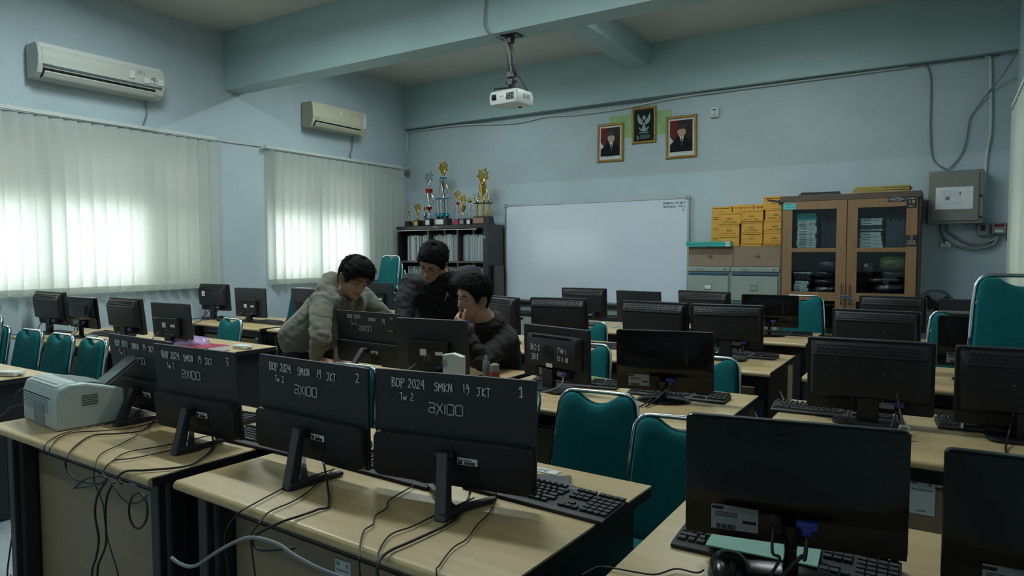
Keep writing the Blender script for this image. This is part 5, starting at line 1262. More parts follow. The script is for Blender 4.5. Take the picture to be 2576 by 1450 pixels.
# ------------------------------------------------------------------ printer and things on the desks
PR = thing('laser_printer', 'grey laser printer with a raised paper support on the desk corner', 'printer', (3.665, 1.32, ZD), R_(-6))
w, d, h = .355, .235, .158
side = [(-d / 2, 0), (-d / 2, h * .74), (-d / 2 + .012, h * .98), (-d / 2 + .05, h * 1.06), (-d / 2 + .10, h * 1.04), (d / 2 - .03, h * .86), (d / 2, h * .80), (d / 2, 0)]
obj('printer_body', B().prism(side, -w / 2, w / 2, 'x'), 'printer_plastic', PR, bevel=.008)
obj('top_panel', B().prism([(-d / 2 + .012, h * 1.0), (-d / 2 + .05, h * 1.075), (-d / 2 + .085, h * 1.065), (-d / 2 + .05, h * .98)], -w / 2 + .03, w / 2 - .03, 'x'), 'printer_plastic', PR, bevel=.003)
b = B(); b.prism([(-d / 2 + .085, h * 1.063), (-d / 2 + .15, h * .99), (d / 2 - .02, h * .875), (d / 2 - .03, h * .80), (-d / 2 + .09, h * .96)], -w / 2 + .055, w / 2 - .055, 'x')
obj('output_tray', b, 'printer_dark', PR)
b = B(); bb = B().box((0, 0, 0), (.115, .15, .006), bev=.002)
sup = obj('paper_support', B().box((0, .07, 0), (.115, .15, .007), bev=.002).box((.0, .075, -.008), (.13, .16, .006), bev=.002), 'printer_dark', PR, loc=(.085, d / 2 - .05, h * .90), rot=(R_(38), 0, R_(-8)))
b = B()
for k in range(6): b.box((0, -d / 2 - .0005, h * .66 - k * .009), (w - .10, .002, .0022), M=Matrix.Translation((-.03, 0, 0)))
obj('rear_grooves', b, 'printer_dark', PR)
b = B()
for k in range(5): b.box((w / 2 + .0005, -.005, h * .75 - k * .0085), (.002, .055, .0022))
obj('side_vents', b, 'mon_slot', PR)
obj('panel_seam', B().box((-.02, -d / 2 - .0008, h * .725), (w * .8, .002, .003)), 'mon_slot', PR)
obj('sticker', B().box((.0, -d / 2 - .001, h * .42), (.11, .002, .044)), 'label_grey', PR); obj('sticker', B().box((.003, -d / 2 - .001, h * .13), (.11, .002, .040)), 'label_grey', PR)
b = B()
for k in range(12): b.box((-w / 2 + .05 + k * .021 + random.uniform(-.003, .003), -d / 2 + .030, h * 1.045 + 0), (.010 if k % 3 else .016, .006, .0015))
obj('panel_lettering', b, 'white_plastic', PR)
obj('power_inlet', B().box((-w / 2 - .002, -.09, h * .18), (.012, .03, .03), bev=.003).box((-w / 2 - .002, -.09, h * .62), (.010, .02, .018), bev=.003), 'mon_slot', PR)
tag(obj('printer_cable', B().tube(smooth_path([(3.475, 1.25, .79), (3.42, 1.24, .795), (3.36, 1.22, .775), (3.33, 1.215, .755), (3.30, 1.21, .74)], 5), .004, 7), 'cable_black', smooth=2), 'black mains cable leaving the side of the grey printer', 'cable')
tag(obj('network_cable', B().tube(smooth_path([(3.475, 1.24, .855), (3.43, 1.24, .86), (3.37, 1.24, .83), (3.33, 1.24, .76), (3.32, 1.24, .62), (3.33, 1.24, .4)], 5), .0025, 6), 'cable_black', smooth=2), 'thin black cable arching out high on the printer side', 'cable')
tag(obj('white_plug', B().tube([(3.318, 1.12, .752), (3.285, 1.08, .70)], [.006, .008], 8), 'cable_white'), 'white plug end hanging over the printer desk corner', 'plug')
# papers
def sheet(nm, label, cat, x, y, w_, h_, yaw, m, z=ZD, t_=.001, group=None):
    return tag(obj(nm, B().box((0, 0, t_ / 2), (w_, h_, t_)), m, loc=(x, y, z), rot=(0, 0, R_(yaw))), label, cat, group)
sheet('paper_stack', 'stack of white paper lying between the printer and the lettered monitor', 'paper', 3.72, 1.60, .30, .21, -12, 'paper', t_=.012)
s20 = thing('number_sticker', 'white sticker with number 20 at the back edge of the nearest desk', 'sticker', (5.55, 1.745, ZD), R_(-2)); obj('sticker_sheet', B().box((0, 0, .0004), (.10, .035, .0008)), 'label_white', s20); o = ftext('20', .024, 'ink_black', s20, (0, 0, .0009), rot=(0, 0, PI), sx=1.6, depth=.0002)
sheet('number_sticker', 'white number sticker on the second row desk edge by the round-foot monitor', 'sticker', 5.62, 3.14, .10, .035, 0, 'label_white')
sheet('number_sticker', 'white number sticker at the aisle corner of the second right desk', 'sticker', 6.07, 3.14, .10, .035, 0, 'label_white')
sheet('number_sticker', 'white number sticker at the back corner of the third row desk', 'sticker', 5.45, 4.53, .10, .035, 0, 'label_white')
for k, (x, y, a, w_, h_, lab) in enumerate(((5.615, 1.665, 25, .12, .09, 'crumpled matt black card next to the nearest keyboard'), (5.675, 1.655, -20, .10, .03, 'narrow black card strip lying across the crumpled black card'))):
    b = B(); b.grid([[(-w_ / 2 + w_ * i / 4, -h_ / 2 + h_ * j / 3, .002 + .004 * abs(math.sin(i * 2.1 + j))) for i in range(5)] for j in range(4)])
    tag(obj('black_card', b, mat('card_black', (.035, .035, .04), .6), loc=(x, y, ZD), rot=(0, 0, R_(a)), solid=.001), lab, 'card')
sheet('mouse_mat', 'pale green mat lying across the keyboard under the largest near monitor', 'mouse mat', 6.235, 1.49, .22, .10, 4, mat('mint', (.22, .42, .34), .6), z=ZD + .021, t_=.003)
sheet('mouse_mat', 'green mat under the mouse on the right wall desk', 'mouse mat', 6.70, 3.02, .22, .12, 0, mat('mat_green', (.06, .16, .08), .6, var=.4, scale=30), z=ZD, t_=.003)
sheet('mouse_mat', 'green printed mat behind the stencilled monitor', 'mouse mat', 5.02, 3.14, .24, .16, -16, mat('mat_leaf', (.12, .22, .06), .6, var=.8, scale=35, var_col=(.02, .05, .02)), t_=.003)
sheet('mouse_mat', 'green mat under the stand of the lit vented monitor', 'mouse mat', 5.20, 4.45, .20, .12, 0, 'mint', t_=.003)
tape = sheet('white_paper', 'white sheet at the end of the third row desk near the hooded man', 'paper', 1.80, 3.98, .24, .30, 5, 'paper')
sheet('white_paper', 'white sheet under the keyboard below the wide window', 'paper', 1.38, 4.25, .25, .2, 20, 'paper')
# white small computer box, glass bottle, red-labelled can
t = thing('white_box_device', 'slim white device with slanted vent lines beside the ledge monitor', 'device', (4.565, 2.60, ZD), R_(16))
obj('device_body', B().prism([(-.052, 0), (.052, 0), (.052, .155), (.0, .170), (-.052, .162)], -.02, .02, 'y'), 'white_plastic', t, bevel=.004)
b = B()
for k in range(6): b.box((-.012, -.021, .142 - k * .0065), (.032, .002, .0018), M=Matrix.Rotation(R_(-14), 4, 'Y'))
obj('vent_lines', b, 'label_grey', t)
t = thing('glass_jar', 'clear glass bottle with a metal cap beside the white device', 'bottle', (4.60, 2.82, ZD))
obj('jar_body', B().lathe([(.0, 0), (.018, 0), (.019, .01), (.019, .10), (.010, .115), (0, .115)], 18), mat('bottle_glass', (.12, .14, .14), .08, spec=.8), t, smooth=True)
obj('cap', B().lathe([(.0, .115), (.011, .115), (.011, .135), (0, .136)], 14), 'silver', t, smooth=True)
t = thing('adhesive_can', 'small red-labelled can with a grey cap and yellow top', 'can', (4.665, 2.80, ZD))
obj('can_body', B().lathe([(.0, 0), (.024, 0), (.025, .004), (.025, .062), (0, .062)], 20), mat('can_red', (.34, .035, .015), .35, var=.9, scale=38, var_col=(.03, .015, .01)), t, smooth=True)
obj('cap', B().lathe([(.0, .062), (.0235, .062), (.0235, .094), (.018, .097), (0, .097)], 20), 'label_grey', t, smooth=True)
obj('cap_top', B().lathe([(.0, .097), (.014, .097), (.013, .1), (0, .1)], 16), mat('cap_yellow', (.4, .35, .03), .5), t, smooth=True)
# red book, purple bag, routers
t = thing('red_book', 'thick red book with white spine title lying on the left desk', 'book', (2.39, 2.74, ZD), R_(2))
obj('book_cover', B().box((0, 0, .018), (.24, .17, .036), bev=.003), mat('book_red', (.28, .012, .05), .4), t)
obj('pages', B().box((.004, .004, .018), (.236, .166, .030)), 'paper', t)
ftext('Bahasa Dan Sastra', .022, 'stencil_white', t, (.0, -.0865, .018), rot=(PI / 2, PI, 0), depth=.0003) if False else ftext('Berita Dunia', .024, 'stencil_white', t, (.02, -.0862, .018), rot=(-PI / 2, 0, PI), depth=.0003)
rows = []; rnd = random.Random(4)
for i in range(12):
    v = i / 11; r = []
    for k in range(22):
        a = 2 * PI * k / 22; q = noise.noise(Vector((math.cos(a) * 1.5, math.sin(a) * 1.5, v * 3))) * .5
        rr_ = (.15 + .05 * q) * math.cos(v * PI / 2) ** .6
        r.append((rr_ * 1.25 * math.cos(a), rr_ * .7 * math.sin(a), .075 * math.sin(v * PI / 2) * (1 + q)))
    rows.append(r)
tag(obj('plastic_bag', B().grid(rows, closed_u=True), mat('bag_purple', (.30, .20, .36), .3, bump=.8, bscale=40), smooth=2, loc=(2.18, 2.74, ZD), rot=(0, 0, .2)), 'crumpled lilac plastic bag lying next to the red book', 'bag')
def router(label, x, y, yaw, s=1.0):
    t = thing('network_adapter', label, 'adapter', (x, y, ZD), R_(yaw))
    obj('adapter_body', B().box((0, 0, .013 * s), (.12 * s, .07 * s, .024 * s), bev=.005), 'white_plastic', t)
    obj('adapter_plug', B().box((.07 * s, 0, .013 * s), (.035 * s, .02, .012), bev=.003), 'white_plastic', t)
    b = B()
    for k in range(4): b.box((-.04 + k * .018, -.0355 * s, .014), (.009, .002, .006))
    obj('port_marks', b, 'label_grey', t); return t
router('flat white network adapter at the desk end by the red book', 2.50, 2.93, 8)
router('white adapter on the beech desk at the left frame edge', 2.34, 1.62, 20)
t = thing('blue_box', 'small bright blue box on the desk behind the stencilled monitor', 'box', (4.20, 4.50, ZD)); obj('box_body', B().box((0, 0, .02), (.12, .06, .04), bev=.008), mat('blue_box', (.02, .12, .42), .5), t)
o = dup(t, (4.86, 4.52, ZD), 0, 'small blue box on the desk between two third row monitors')
sheet('asset_sticker', 'white inventory sticker on the front panel of the printer desk', 'sticker', 4.26, 1.235, .04, .0012, 0, 'label_white')
def vsticker(label, x, y, z, w_, h_):
    t = thing('inventory_sticker', label, 'sticker', (x, y, z), 0, 'white inventory stickers on the desk panels')
    obj('sticker_sheet', B().box((0, 0, 0), (w_, .0012, h_)), 'label_white', t)
    obj('sticker_print', B().box((-w_ * .3, -.0008, h_ * .38), (w_ * .2, .0006, h_ * .12)).box((w_ * .3, -.0008, h_ * .36), (w_ * .12, .0006, h_ * .12)).box((0, -.0008, h_ * .18), (w_ * .8, .0006, h_ * .05)).box((0, -.0008, -h_ * .40), (w_ * .35, .0006, h_ * .04)), 'label_grey', t)
bpy.data.objects.remove(bpy.data.objects['asset_sticker'])
vsticker('white inventory sticker on the front panel of the printer desk', 4.28, 1.213, .60, .045, .075)
vsticker('white inventory sticker on the front panel of the nearest desk', 5.27, 1.205, .575, .055, .085)
vsticker('white inventory sticker on the panel of the second right desk', 6.50, 2.575, .60, .075, .12)
# ------------------------------------------------------------------ cables on the two front desks
CB = {
  'a':[(4.988, 1.4, 0.777), (5.217, 1.211, 0.757), (5.231, 1.16, 0.757), (5.227, 1.109, 0.757), (5.22, 1.059, 0.757), (5.179, 1.02, 0.732), (5.162, 1.02, 0.71), (5.192, 1.02, 0.696), (5.31, 1.02, 0.728)],
  'b':[(5.035, 1.4, 0.762), (5.019, 1.255, 0.757), (5.034, 1.205, 0.757), (5.061, 1.103, 0.757), (5.068, 1.05, 0.75), (5.021, 1.05, 0.702), (5.009, 1.05, 0.654)],
  'c':[(5.025, 1.4, 0.753), (5.112, 1.232, 0.757), (5.134, 1.159, 0.757), (5.142, 1.085, 0.757), (5.185, 1.02, 0.757), (5.156, 1.02, 0.721), (5.159, 1.02, 0.685), (5.169, 1.02, 0.627)],
  'd':[(5.318, 1.442, 0.757), (5.339, 1.309, 0.757), (5.373, 1.258, 0.757), (5.383, 1.208, 0.757), (5.416, 1.165, 0.757), (5.424, 1.128, 0.757), (5.466, 1.074, 0.757), (5.517, 1.02, 0.756), (5.518, 1.02, 0.717)],
  'e':[(5.517, 1.436, 0.757), (5.506, 1.271, 0.757), (5.503, 1.202, 0.757), (5.492, 1.146, 0.757), (5.521, 1.079, 0.757), (5.559, 1.031, 0.757), (5.566, 1.02, 0.729)],
  'f':[(5.499, 1.45, 0.808), (5.498, 1.44, 0.757), (5.553, 1.323, 0.757), (5.567, 1.26, 0.757), (5.557, 1.139, 0.757), (5.55, 1.082, 0.757), (5.559, 1.039, 0.757), (5.569, 1.02, 0.748), (5.569, 1.02, 0.73)],
  'g':[(5.578, 1.45, 0.808), (5.557, 1.478, 0.757), (5.608, 1.377, 0.757), (5.627, 1.298, 0.757), (5.654, 1.216, 0.757), (5.656, 1.163, 0.757), (5.683, 1.083, 0.757), (5.708, 1.041, 0.757)],
  'h':[(3.838, 1.532, 0.757), (3.881, 1.368, 0.757), (3.885, 1.2, 0.757), (3.941, 1.119, 0.757), (4.006, 1.07, 0.757), (4.001, 1.07, 0.739)],
  'i':[(4.006, 1.48, 0.757), (4.02, 1.367, 0.757), (3.978, 1.278, 0.757), (3.909, 1.206, 0.757), (3.945, 1.141, 0.757), (4.045, 1.07, 0.755), (4.035, 1.07, 0.741)],
  'j':[(4.112, 1.4, 0.813), (4.002, 1.443, 0.757), (4.092, 1.35, 0.757), (4.06, 1.279, 0.757), (4.011, 1.219, 0.757), (4.096, 1.126, 0.757), (4.197, 1.05, 0.751), (4.194, 1.05, 0.714), (4.255, 1.05, 0.689), (4.376, 1.05, 0.699), (4.434, 1.05, 0.721)],
  'k':[(4.145, 1.303, 0.757), (4.208, 1.214, 0.757), (4.27, 1.119, 0.757), (4.372, 1.05, 0.752), (4.365, 1.05, 0.705), (4.409, 1.05, 0.648), (4.419, 1.05, 0.594), (4.437, 1.05, 0.529), (4.487, 1.05, 0.439)],
  'l':[(4.364, 1.44, 0.757), (4.351, 1.285, 0.757), (4.321, 1.182, 0.757), (4.372, 1.105, 0.757), (4.415, 1.05, 0.744), (4.462, 1.05, 0.719), (4.528, 1.05, 0.679), (4.601, 1.05, 0.683), (4.66, 1.05, 0.719)],
  'm':[(4.495, 1.367, 0.757), (4.434, 1.303, 0.757), (4.405, 1.156, 0.757), (4.378, 1.102, 0.757), (4.402, 1.06, 0.743), (4.371, 1.06, 0.719)],
  'n':[(4.439, 1.4, 0.777), (4.501, 1.362, 0.757), (4.587, 1.27, 0.757), (4.62, 1.188, 0.757), (4.56, 1.108, 0.757), (4.516, 1.07, 0.757), (4.486, 1.06, 0.739), (4.485, 1.06, 0.728), (4.502, 1.06, 0.719)],
  'o1':[(4.454, 1.04, 0.724), (4.401, 1.04, 0.669), (4.383, 1.04, 0.608), (4.4, 1.04, 0.536), (4.381, 1.04, 0.474), (4.351, 1.04, 0.408)],
  'o2':[(4.457, 1.06, 0.715), (4.418, 1.06, 0.666), (4.404, 1.06, 0.606), (4.402, 1.06, 0.517), (4.37, 1.06, 0.463), (4.344, 1.06, 0.41)],
  'loop':[(4.623, 1.05, 0.715), (4.642, 1.05, 0.707), (4.653, 1.05, 0.689), (4.654, 1.05, 0.665), (4.645, 1.05, 0.641), (4.627, 1.05, 0.621), (4.605, 1.05, 0.609), (4.583, 1.05, 0.609), (4.566, 1.05, 0.621), (4.557, 1.05, 0.641), (4.559, 1.05, 0.666), (4.572, 1.05, 0.69), (4.591, 1.05, 0.708), (4.614, 1.05, 0.716)],
  'loop2':[(4.281, 1.03, 0.672), (4.344, 1.03, 0.711), (4.419, 1.03, 0.736), (4.475, 1.03, 0.74), (4.46, 1.03, 0.724), (4.388, 1.03, 0.7), (4.297, 1.03, 0.676)],
  'p':[(4.852, 1.0, 0.603), (4.896, 1.0, 0.596), (4.956, 1.0, 0.606), (5.045, 1.0, 0.662), (5.12, 1.0, 0.705), (5.19, 1.0, 0.733), (5.278, 1.0, 0.738), (5.341, 1.0, 0.724)],
  'q':[(3.2, 1.262, 0.658), (3.2, 1.263, 0.477), (3.2, 1.266, 0.294), (3.2, 1.275, 0.232), (3.2, 1.26, 0.13), (3.2, 1.247, 0.027)],
  'r':[(3.335, 1.3, 0.746), (3.254, 1.3, 0.726), (3.158, 1.3, 0.681), (3.1, 1.3, 0.636)],
  'mouse0':[(5.952, 1.199, 0.757), (5.961, 1.243, 0.757), (5.981, 1.258, 0.757), (6.038, 1.268, 0.757), (6.075, 1.28, 0.757), (6.101, 1.325, 0.757), (6.141, 1.33, 0.757), (6.15, 1.35, 0.757)],
}
CL = {'a': ('thick black cable dropping from the monitor numbered 2 and curling under the desk edge', .0048), 'b': ('black cable from the monitor numbered 2 running off toward the gap between the desks', .003), 'c': ('thin black cable crossing the front desk below the monitor numbered 2', .003), 'd': ('wavy black cable crossing the desk between the monitors numbered 1 and 2', .0028),
 'e': ('black cable passing behind the leg of the monitor numbered 1 to the desk edge', .003), 'f': ('thick black cable from the monitor numbered 1 sweeping to the desk edge', .0048), 'g': ('thin black cable from the far corner of the monitor numbered 1', .0026), 'h': ('upper thin cable running past the printer to the desk edge', .0028),
 'i': ('second thin cable running past the printer to the desk edge', .003), 'j': ('thick black cable curving beside the printer and over the desk edge', .0045), 'k': ('thin cable hanging down in front of the printer desk panel', .0026), 'l': ('thin cable from the monitor numbered 3 dangling under the printer desk edge', .003),
 'm': ('short cable under the monitor numbered 3 dropping over the edge', .003), 'n': ('thick black cable looping from the monitor numbered 3 to the desk corner', .005), 'o1': ('thick cable hanging to the floor in front of the printer desk', .005), 'o2': ('second thick cable hanging to the floor in front of the printer desk', .005),
 'loop': ('coiled round loop of black cable hanging under the printer desk', .0045), 'loop2': ('flat oval loop of cable just under the printer desk edge', .0045), 'p': ('thick grey cable sagging between the two front desks', .0066), 'q': ('dark cable hanging to the floor beside the printer desk', .005), 'r': None, 'mouse0': ('black mouse cord winding over the corner of the near right desk', .0026)}
for k, pts in CB.items():
    if not CL.get(k): continue
    lab, r = CL[k]
    pts = [(x, y, max(z, .7555) if z > .745 and y > 1.06 else z) for x, y, z in pts]
    if k in 'bcdefgkq': pts = pts + [(pts[-1][0] + .02, pts[-1][1], pts[-1][2] - .12), (pts[-1][0] - .02, pts[-1][1] + .02, max(.02, pts[-1][2] - .38))]
    if k == 'p': pts = pts + [(5.42, 1.02, .70), (5.55, 1.08, .66)]
    if k in ('o1', 'o2'): pts = pts + [(pts[-1][0] - .02, pts[-1][1], .2), (pts[-1][0] - .03, pts[-1][1] - .02, .01)]
    cable(lab, pts, r * .70, 'cable_grey' if k == 'p' else 'cable_black', 'desk_cable', group='cables on the front desks')
cable('looping thin cable below the edge of the desk by the window', [(.72, 2.45, .70), (.6, 2.42, .72), (.45, 2.40, .66), (.40, 2.40, .5), (.42, 2.40, .3)], .004, 'cable_black', 'desk_cable')
cable('black cable arching from the stickered monitor over the desk edge', [(.46, 4.05, .85), (.52, 3.95, .80), (.58, 3.86, .757), (.62, 3.78, .75), (.64, 3.77, .62), (.62, 3.77, .45)], .004, 'cable_black', 'desk_cable')
cable('bundle of thin white cables sagging between the second and third row desks', [(5.78, 4.0, .62), (5.84, 3.9, .55), (5.90, 3.75, .48), (5.96, 3.5, .45), (6.0, 3.25, .52)], .005, 'cable_white', 'desk_cable')
cable('grey cable bundle bridging the aisle by the second row desks', [(5.86, 3.05, .70), (5.90, 3.0, .66), (5.95, 2.95, .66), (6.0, 2.90, .70)], .006, 'cable_grey', 'desk_cable')
t = thing('cable_tag', 'white folded tag on the cable of the wide vented monitor', 'tag', (6.44, 2.70, .79), R_(20)); obj('tag_sheet', B().box((0, 0, 0), (.035, .002, .022)), 'label_white', t, rot=(R_(20), R_(10), 0)); obj('tag_print', B().box((0, -.0014, 0), (.022, .001, .012)), 'label_grey', t, rot=(R_(20), R_(10), 0))
cable('dark cable with a ferrite lump hanging from the wide vented monitor past the white tag', [(6.41, 2.84, .88), (6.42, 2.82, .83), (6.43, 2.78, .80), (6.44, 2.72, .775), (6.45, 2.66, .757), (6.44, 2.56, .757), (6.42, 2.47, .757)], .0045, 'cable_black', 'monitor_cable')
# ------------------------------------------------------------------ people
mat('skin', (.43, .255, .185), .5, var=.12, scale=25, bump=.08, bscale=300, spec=.35)
mat('lip_skin', (.30, .135, .11), .45); mat('eye_white', (.26, .24, .23), .35); mat('iris', (.012, .008, .006), .2)
mat('hair_black', (.007, .006, .006), .65, spec=.2)
mat('hoodie_grey', (.125, .122, .098), .9, var=.10, scale=60, bump=.12, bscale=350, sheen=.2, spec=.2)
mat('jacket_black', (.014, .014, .017), .8, var=.2, scale=25, bump=.1, bscale=250, spec=.3)
mat('jacket_brown', (.016, .0135, .0145), .8, var=.2, scale=20, bump=.1, bscale=250, spec=.3)
mat('trouser_black', (.010, .010, .012), .85); mat('shoe_dark', (.02, .02, .022), .5); mat('glasses_metal', (.03, .028, .025), .25, metal=.8)
def V(*a): return Vector(a)
def cap(b, p, q, r0, r1, seg=14):
    p, q = Vector(p), Vector(q); d = (q - p)
    if d.length < 1e-5: b.ball(p, r0, seg); return
    n = d.normalized(); pts = []; rr = []
    for k in range(5): a = PI / 2 * k / 4; pts.append(p - n * r0 * math.cos(a)); rr.append(max(r0 * math.sin(a), .0006))
    for k in range(1, 4): pts.append(p.lerp(q, k / 4)); rr.append(r0 + (r1 - r0) * k / 4)
    for k in range(5): a = PI / 2 * k / 4; pts.append(q + n * r1 * math.sin(a)); rr.append(max(r1 * math.cos(a), .0006))
    b.tube(pts, rr, seg)
def blobmesh(name, b, voxel, smooth_it, m, parent=None, disp=None, extra=None, lips=None):
    me = bpy.data.meshes.new(name); me.from_pydata(b.v, [], b.f)
    o = bpy.data.objects.new(name, me); COL.objects.link(o)
    md = o.modifiers.new('r', 'REMESH'); md.mode = 'VOXEL'; md.voxel_size = voxel; md.use_smooth_shade = True
    ms = o.modifiers.new('s', 'SMOOTH'); ms.factor = .6; ms.iterations = smooth_it
    dg = bpy.context.evaluated_depsgraph_get(); dg.update()
    me2 = bpy.data.meshes.new_from_object(o.evaluated_get(dg)); me2.name = name
    bpy.data.objects.remove(o)
    bm = bmesh.new(); bm.from_mesh(me2); bm.normal_update()
    if disp:
        nn = [v.normal.copy() for v in bm.verts]
        for v, n_ in zip(bm.verts, nn): v.co += n_ * disp(v.co, n_)
    if extra:
        em = bpy.data.meshes.new('t'); em.from_pydata(extra.v, [], extra.f); bm.from_mesh(em)
    bm.to_mesh(me2); bm.free(); me2.materials.clear(); me2.materials.append(MATS[m]); me2.shade_smooth()
    if lips:
        me2.materials.append(MATS['lip_skin'])
        inv = lips.inverted()
        for p in me2.polygons:
            c = inv @ p.center
            if c.y < -.085 and (c.x / .023) ** 2 + ((c.z + .0675) / .0105) ** 2 < 1: p.material_index = 1
    o = bpy.data.objects.new(name, me2); COL.objects.link(o)
    if parent: o.parent = parent
    return o
def lerp_tab(t, z):
    if z <= t[0][0]: return t[0][1]
    for (a, va), (c, vc) in zip(t, t[1:]):
        if z <= c: f = (z - a) / (c - a); f = f * f * (3 - 2 * f); return va + (vc - va) * f
    return t[-1][1]
WT = [(-.118, .012), (-.112, .028), (-.095, .046), (-.07, .058), (-.04, .067), (-.01, .0725), (.03, .0765), (.06, .074), (.085, .062), (.105, .040), (.114, .022), (.119, .003)]
FT = [(-.118, .060), (-.112, .078), (-.095, .088), (-.06, .088), (-.03, .087), (.0, .090), (.03, .094), (.06, .088), (.085, .070), (.105, .043), (.114, .022), (.119, .002)]
BT = [(-.118, .00), (-.112, .005), (-.095, .015), (-.07, .045), (-.04, .072), (.0, .092), (.03, .100), (.06, .094), (.085, .076), (.105, .048), (.114, .026), (.119, .002)]
FEAT = [(0, -.034, .010, .011, .021), (0, -.008, .0075, .020, .012), (.012, -.040, .006, .006, .009), (-.012, -.040, .006, .006, .009), (.031, .003, .014, .010, -.011), (-.031, .003, .014, .010, -.011),
        (.028, .021, .020, .006, .0045), (-.028, .021, .020, .006, .0045), (.040, -.028, .018, .016, .005), (-.040, -.028, .018, .016, .005), (0, -.060, .017, .0045, .007), (0, -.075, .015, .0055, .007),
        (0, -.0675, .020, .0022, -.0055), (0, -.086, .018, .005, -.003), (0, -.102, .016, .012, .006), (.024, -.066, .005, .006, -.002), (-.024, -.066, .005, .006, -.002)]
def head_pt(th, z, off=0.0, feat=True):
    w = lerp_tab(WT, z); f = lerp_tab(FT, z); bk = lerp_tab(BT, z)
    c, s = math.cos(th), math.sin(th)          # th = -90deg is the face
    e = .86
    x = math.copysign(abs(c) ** e, c) * (w + off); y = (math.copysign(abs(s) ** e, s)) * ((f if s < 0 else bk) + off)
    if feat and s < 0:
        d = 0
        for x0, z0, sx, sz, a in FEAT: d += a * math.exp(-((x - x0) / sx) ** 2 * .5 - ((z - z0) / sz) ** 2 * .5)
        y -= d * min(1, -s * 1.4)
    return (x, y, z)
def head_mesh(M):
    b = B(); NU, NV = 104, 110; rows = []
    for j in range(NV + 1):
        z = -.118 + .237 * j / NV
        rows.append([head_pt(2 * PI * i / NU, z) for i in range(NU)])
    b.grid(rows, M, closed_u=True); b.f.append(tuple(len(b.v) - NU + i for i in range(NU)))
    for s in (-1, 1):
        E = M @ Matrix.Translation((s * .0745, .012, -.008)) @ Matrix.Rotation(s * R_(-22), 4, 'Z') @ Matrix.Rotation(R_(-10), 4, 'X')
        b.tube([(s * (.008 + .004 * math.sin(a)), .0155 * math.cos(a) + .003, .028 * math.sin(a) - (.004 if math.sin(a) < 0 else 0)) for a in [2 * PI * k / 20 for k in range(20)]], .0046, 7, closed=True, M=E)
        b.ball((s * .003, .004, 0), (.005, .0135, .026), 12, E)
        b.tube(smooth_path([(s * .010, .010, .016), (s * .011, .0, .010), (s * .010, .004, -.008)], 4), .0035, 6, M=E)
        b.ball((s * .006, -.001, -.031), (.0045, .007, .008), 10, E)
    return b
def hair_line(th):
    # lowest z that carries hair, by direction
    a = abs(((math.degrees(th) + 90 + 180) % 360) - 180)    # 0 = face, 180 = back
    return lerp_tab([(0, .060), (28, .058), (46, .040), (60, .018), (70, -.012), (82, -.014), (88, .022), (102, .025), (112, -.02), (135, -.055), (180, -.072)], a)
def hair(parent, M, style, seed, dens=4200):
    rnd = random.Random(seed); b = B(); NU, NV = 72, 44; th_l = [2 * PI * i / NU for i in range(NU)]
    rows = []
    for j in range(NV + 1):
        r = []
        for th in th_l:
            lo = hair_line(th); z = lo + (.1188 - lo) * (j / NV)
            k = min(1, j / 6); a = abs(((math.degrees(th) + 270) % 360) - 180)
            vol = style['vol'] * .75 * (1 + style.get('top', .4) * max(0, z / .12)) * k + .001
            n_ = noise.noise(Vector((math.cos(th) * 4 + seed, math.sin(th) * 4, z * 30))) * .004 * k
            p = head_pt(th, z, vol + n_, False)
            r.append((p[0], p[1], p[2] + (vol * max(0, z / .1)) * .8))
        rows.append(r)
    b.grid(rows, M, closed_u=True); b.f.append(tuple(len(b.v) - NU + i for i in range(NU)))
    for i in range(dens):
        th = rnd.uniform(0, 2 * PI); lo = hair_line(th); z = lo + (.118 - lo) * rnd.random() ** .8
        if i % 5 == 0: z = rnd.uniform(.092, .1185)
        a = abs(((math.degrees(th) + 270) % 360) - 180)
        vol = style['vol'] * (1 + style.get('top', .4) * max(0, z / .12))
        p = Vector(head_pt(th, z, vol * .75, False)); p.z += vol * max(0, z / .1) * .9
        out = Vector((math.cos(th), math.sin(th), max(0, z / .08))).normalized()
        f = style['flow'](p, a)
        L = style['len'] * rnd.uniform(.6, 1.2) * (1.2 if z > .07 else .7 if a > 60 else style.get('fringe', 1.0))
        if z > .075: f = Vector((f.x, f.y, f.z * .15))
        d1 = (out * .85 + f * .8 + Vector((rnd.uniform(-1, 1), rnd.uniform(-1, 1), rnd.uniform(-1, 1))) * style['mess']).normalized()
        d2 = (f * 1.2 + Vector((rnd.uniform(-1, 1), rnd.uniform(-1, 1), rnd.uniform(-.8, .5))) * style['mess'] - out * .25).normalized()
        pts = [p, p + d1 * L * .35, p + d1 * L * .5 + d2 * L * .3, p + d1 * L * .5 + d2 * L * .75]
        r0 = rnd.uniform(.0008, .0017)
        b.tube([tuple(q) for q in pts], [r0, r0 * 1.1, r0 * .8, .0004], 4, M=M)
    return obj('hair', b, 'hair_black', parent, smooth=2)
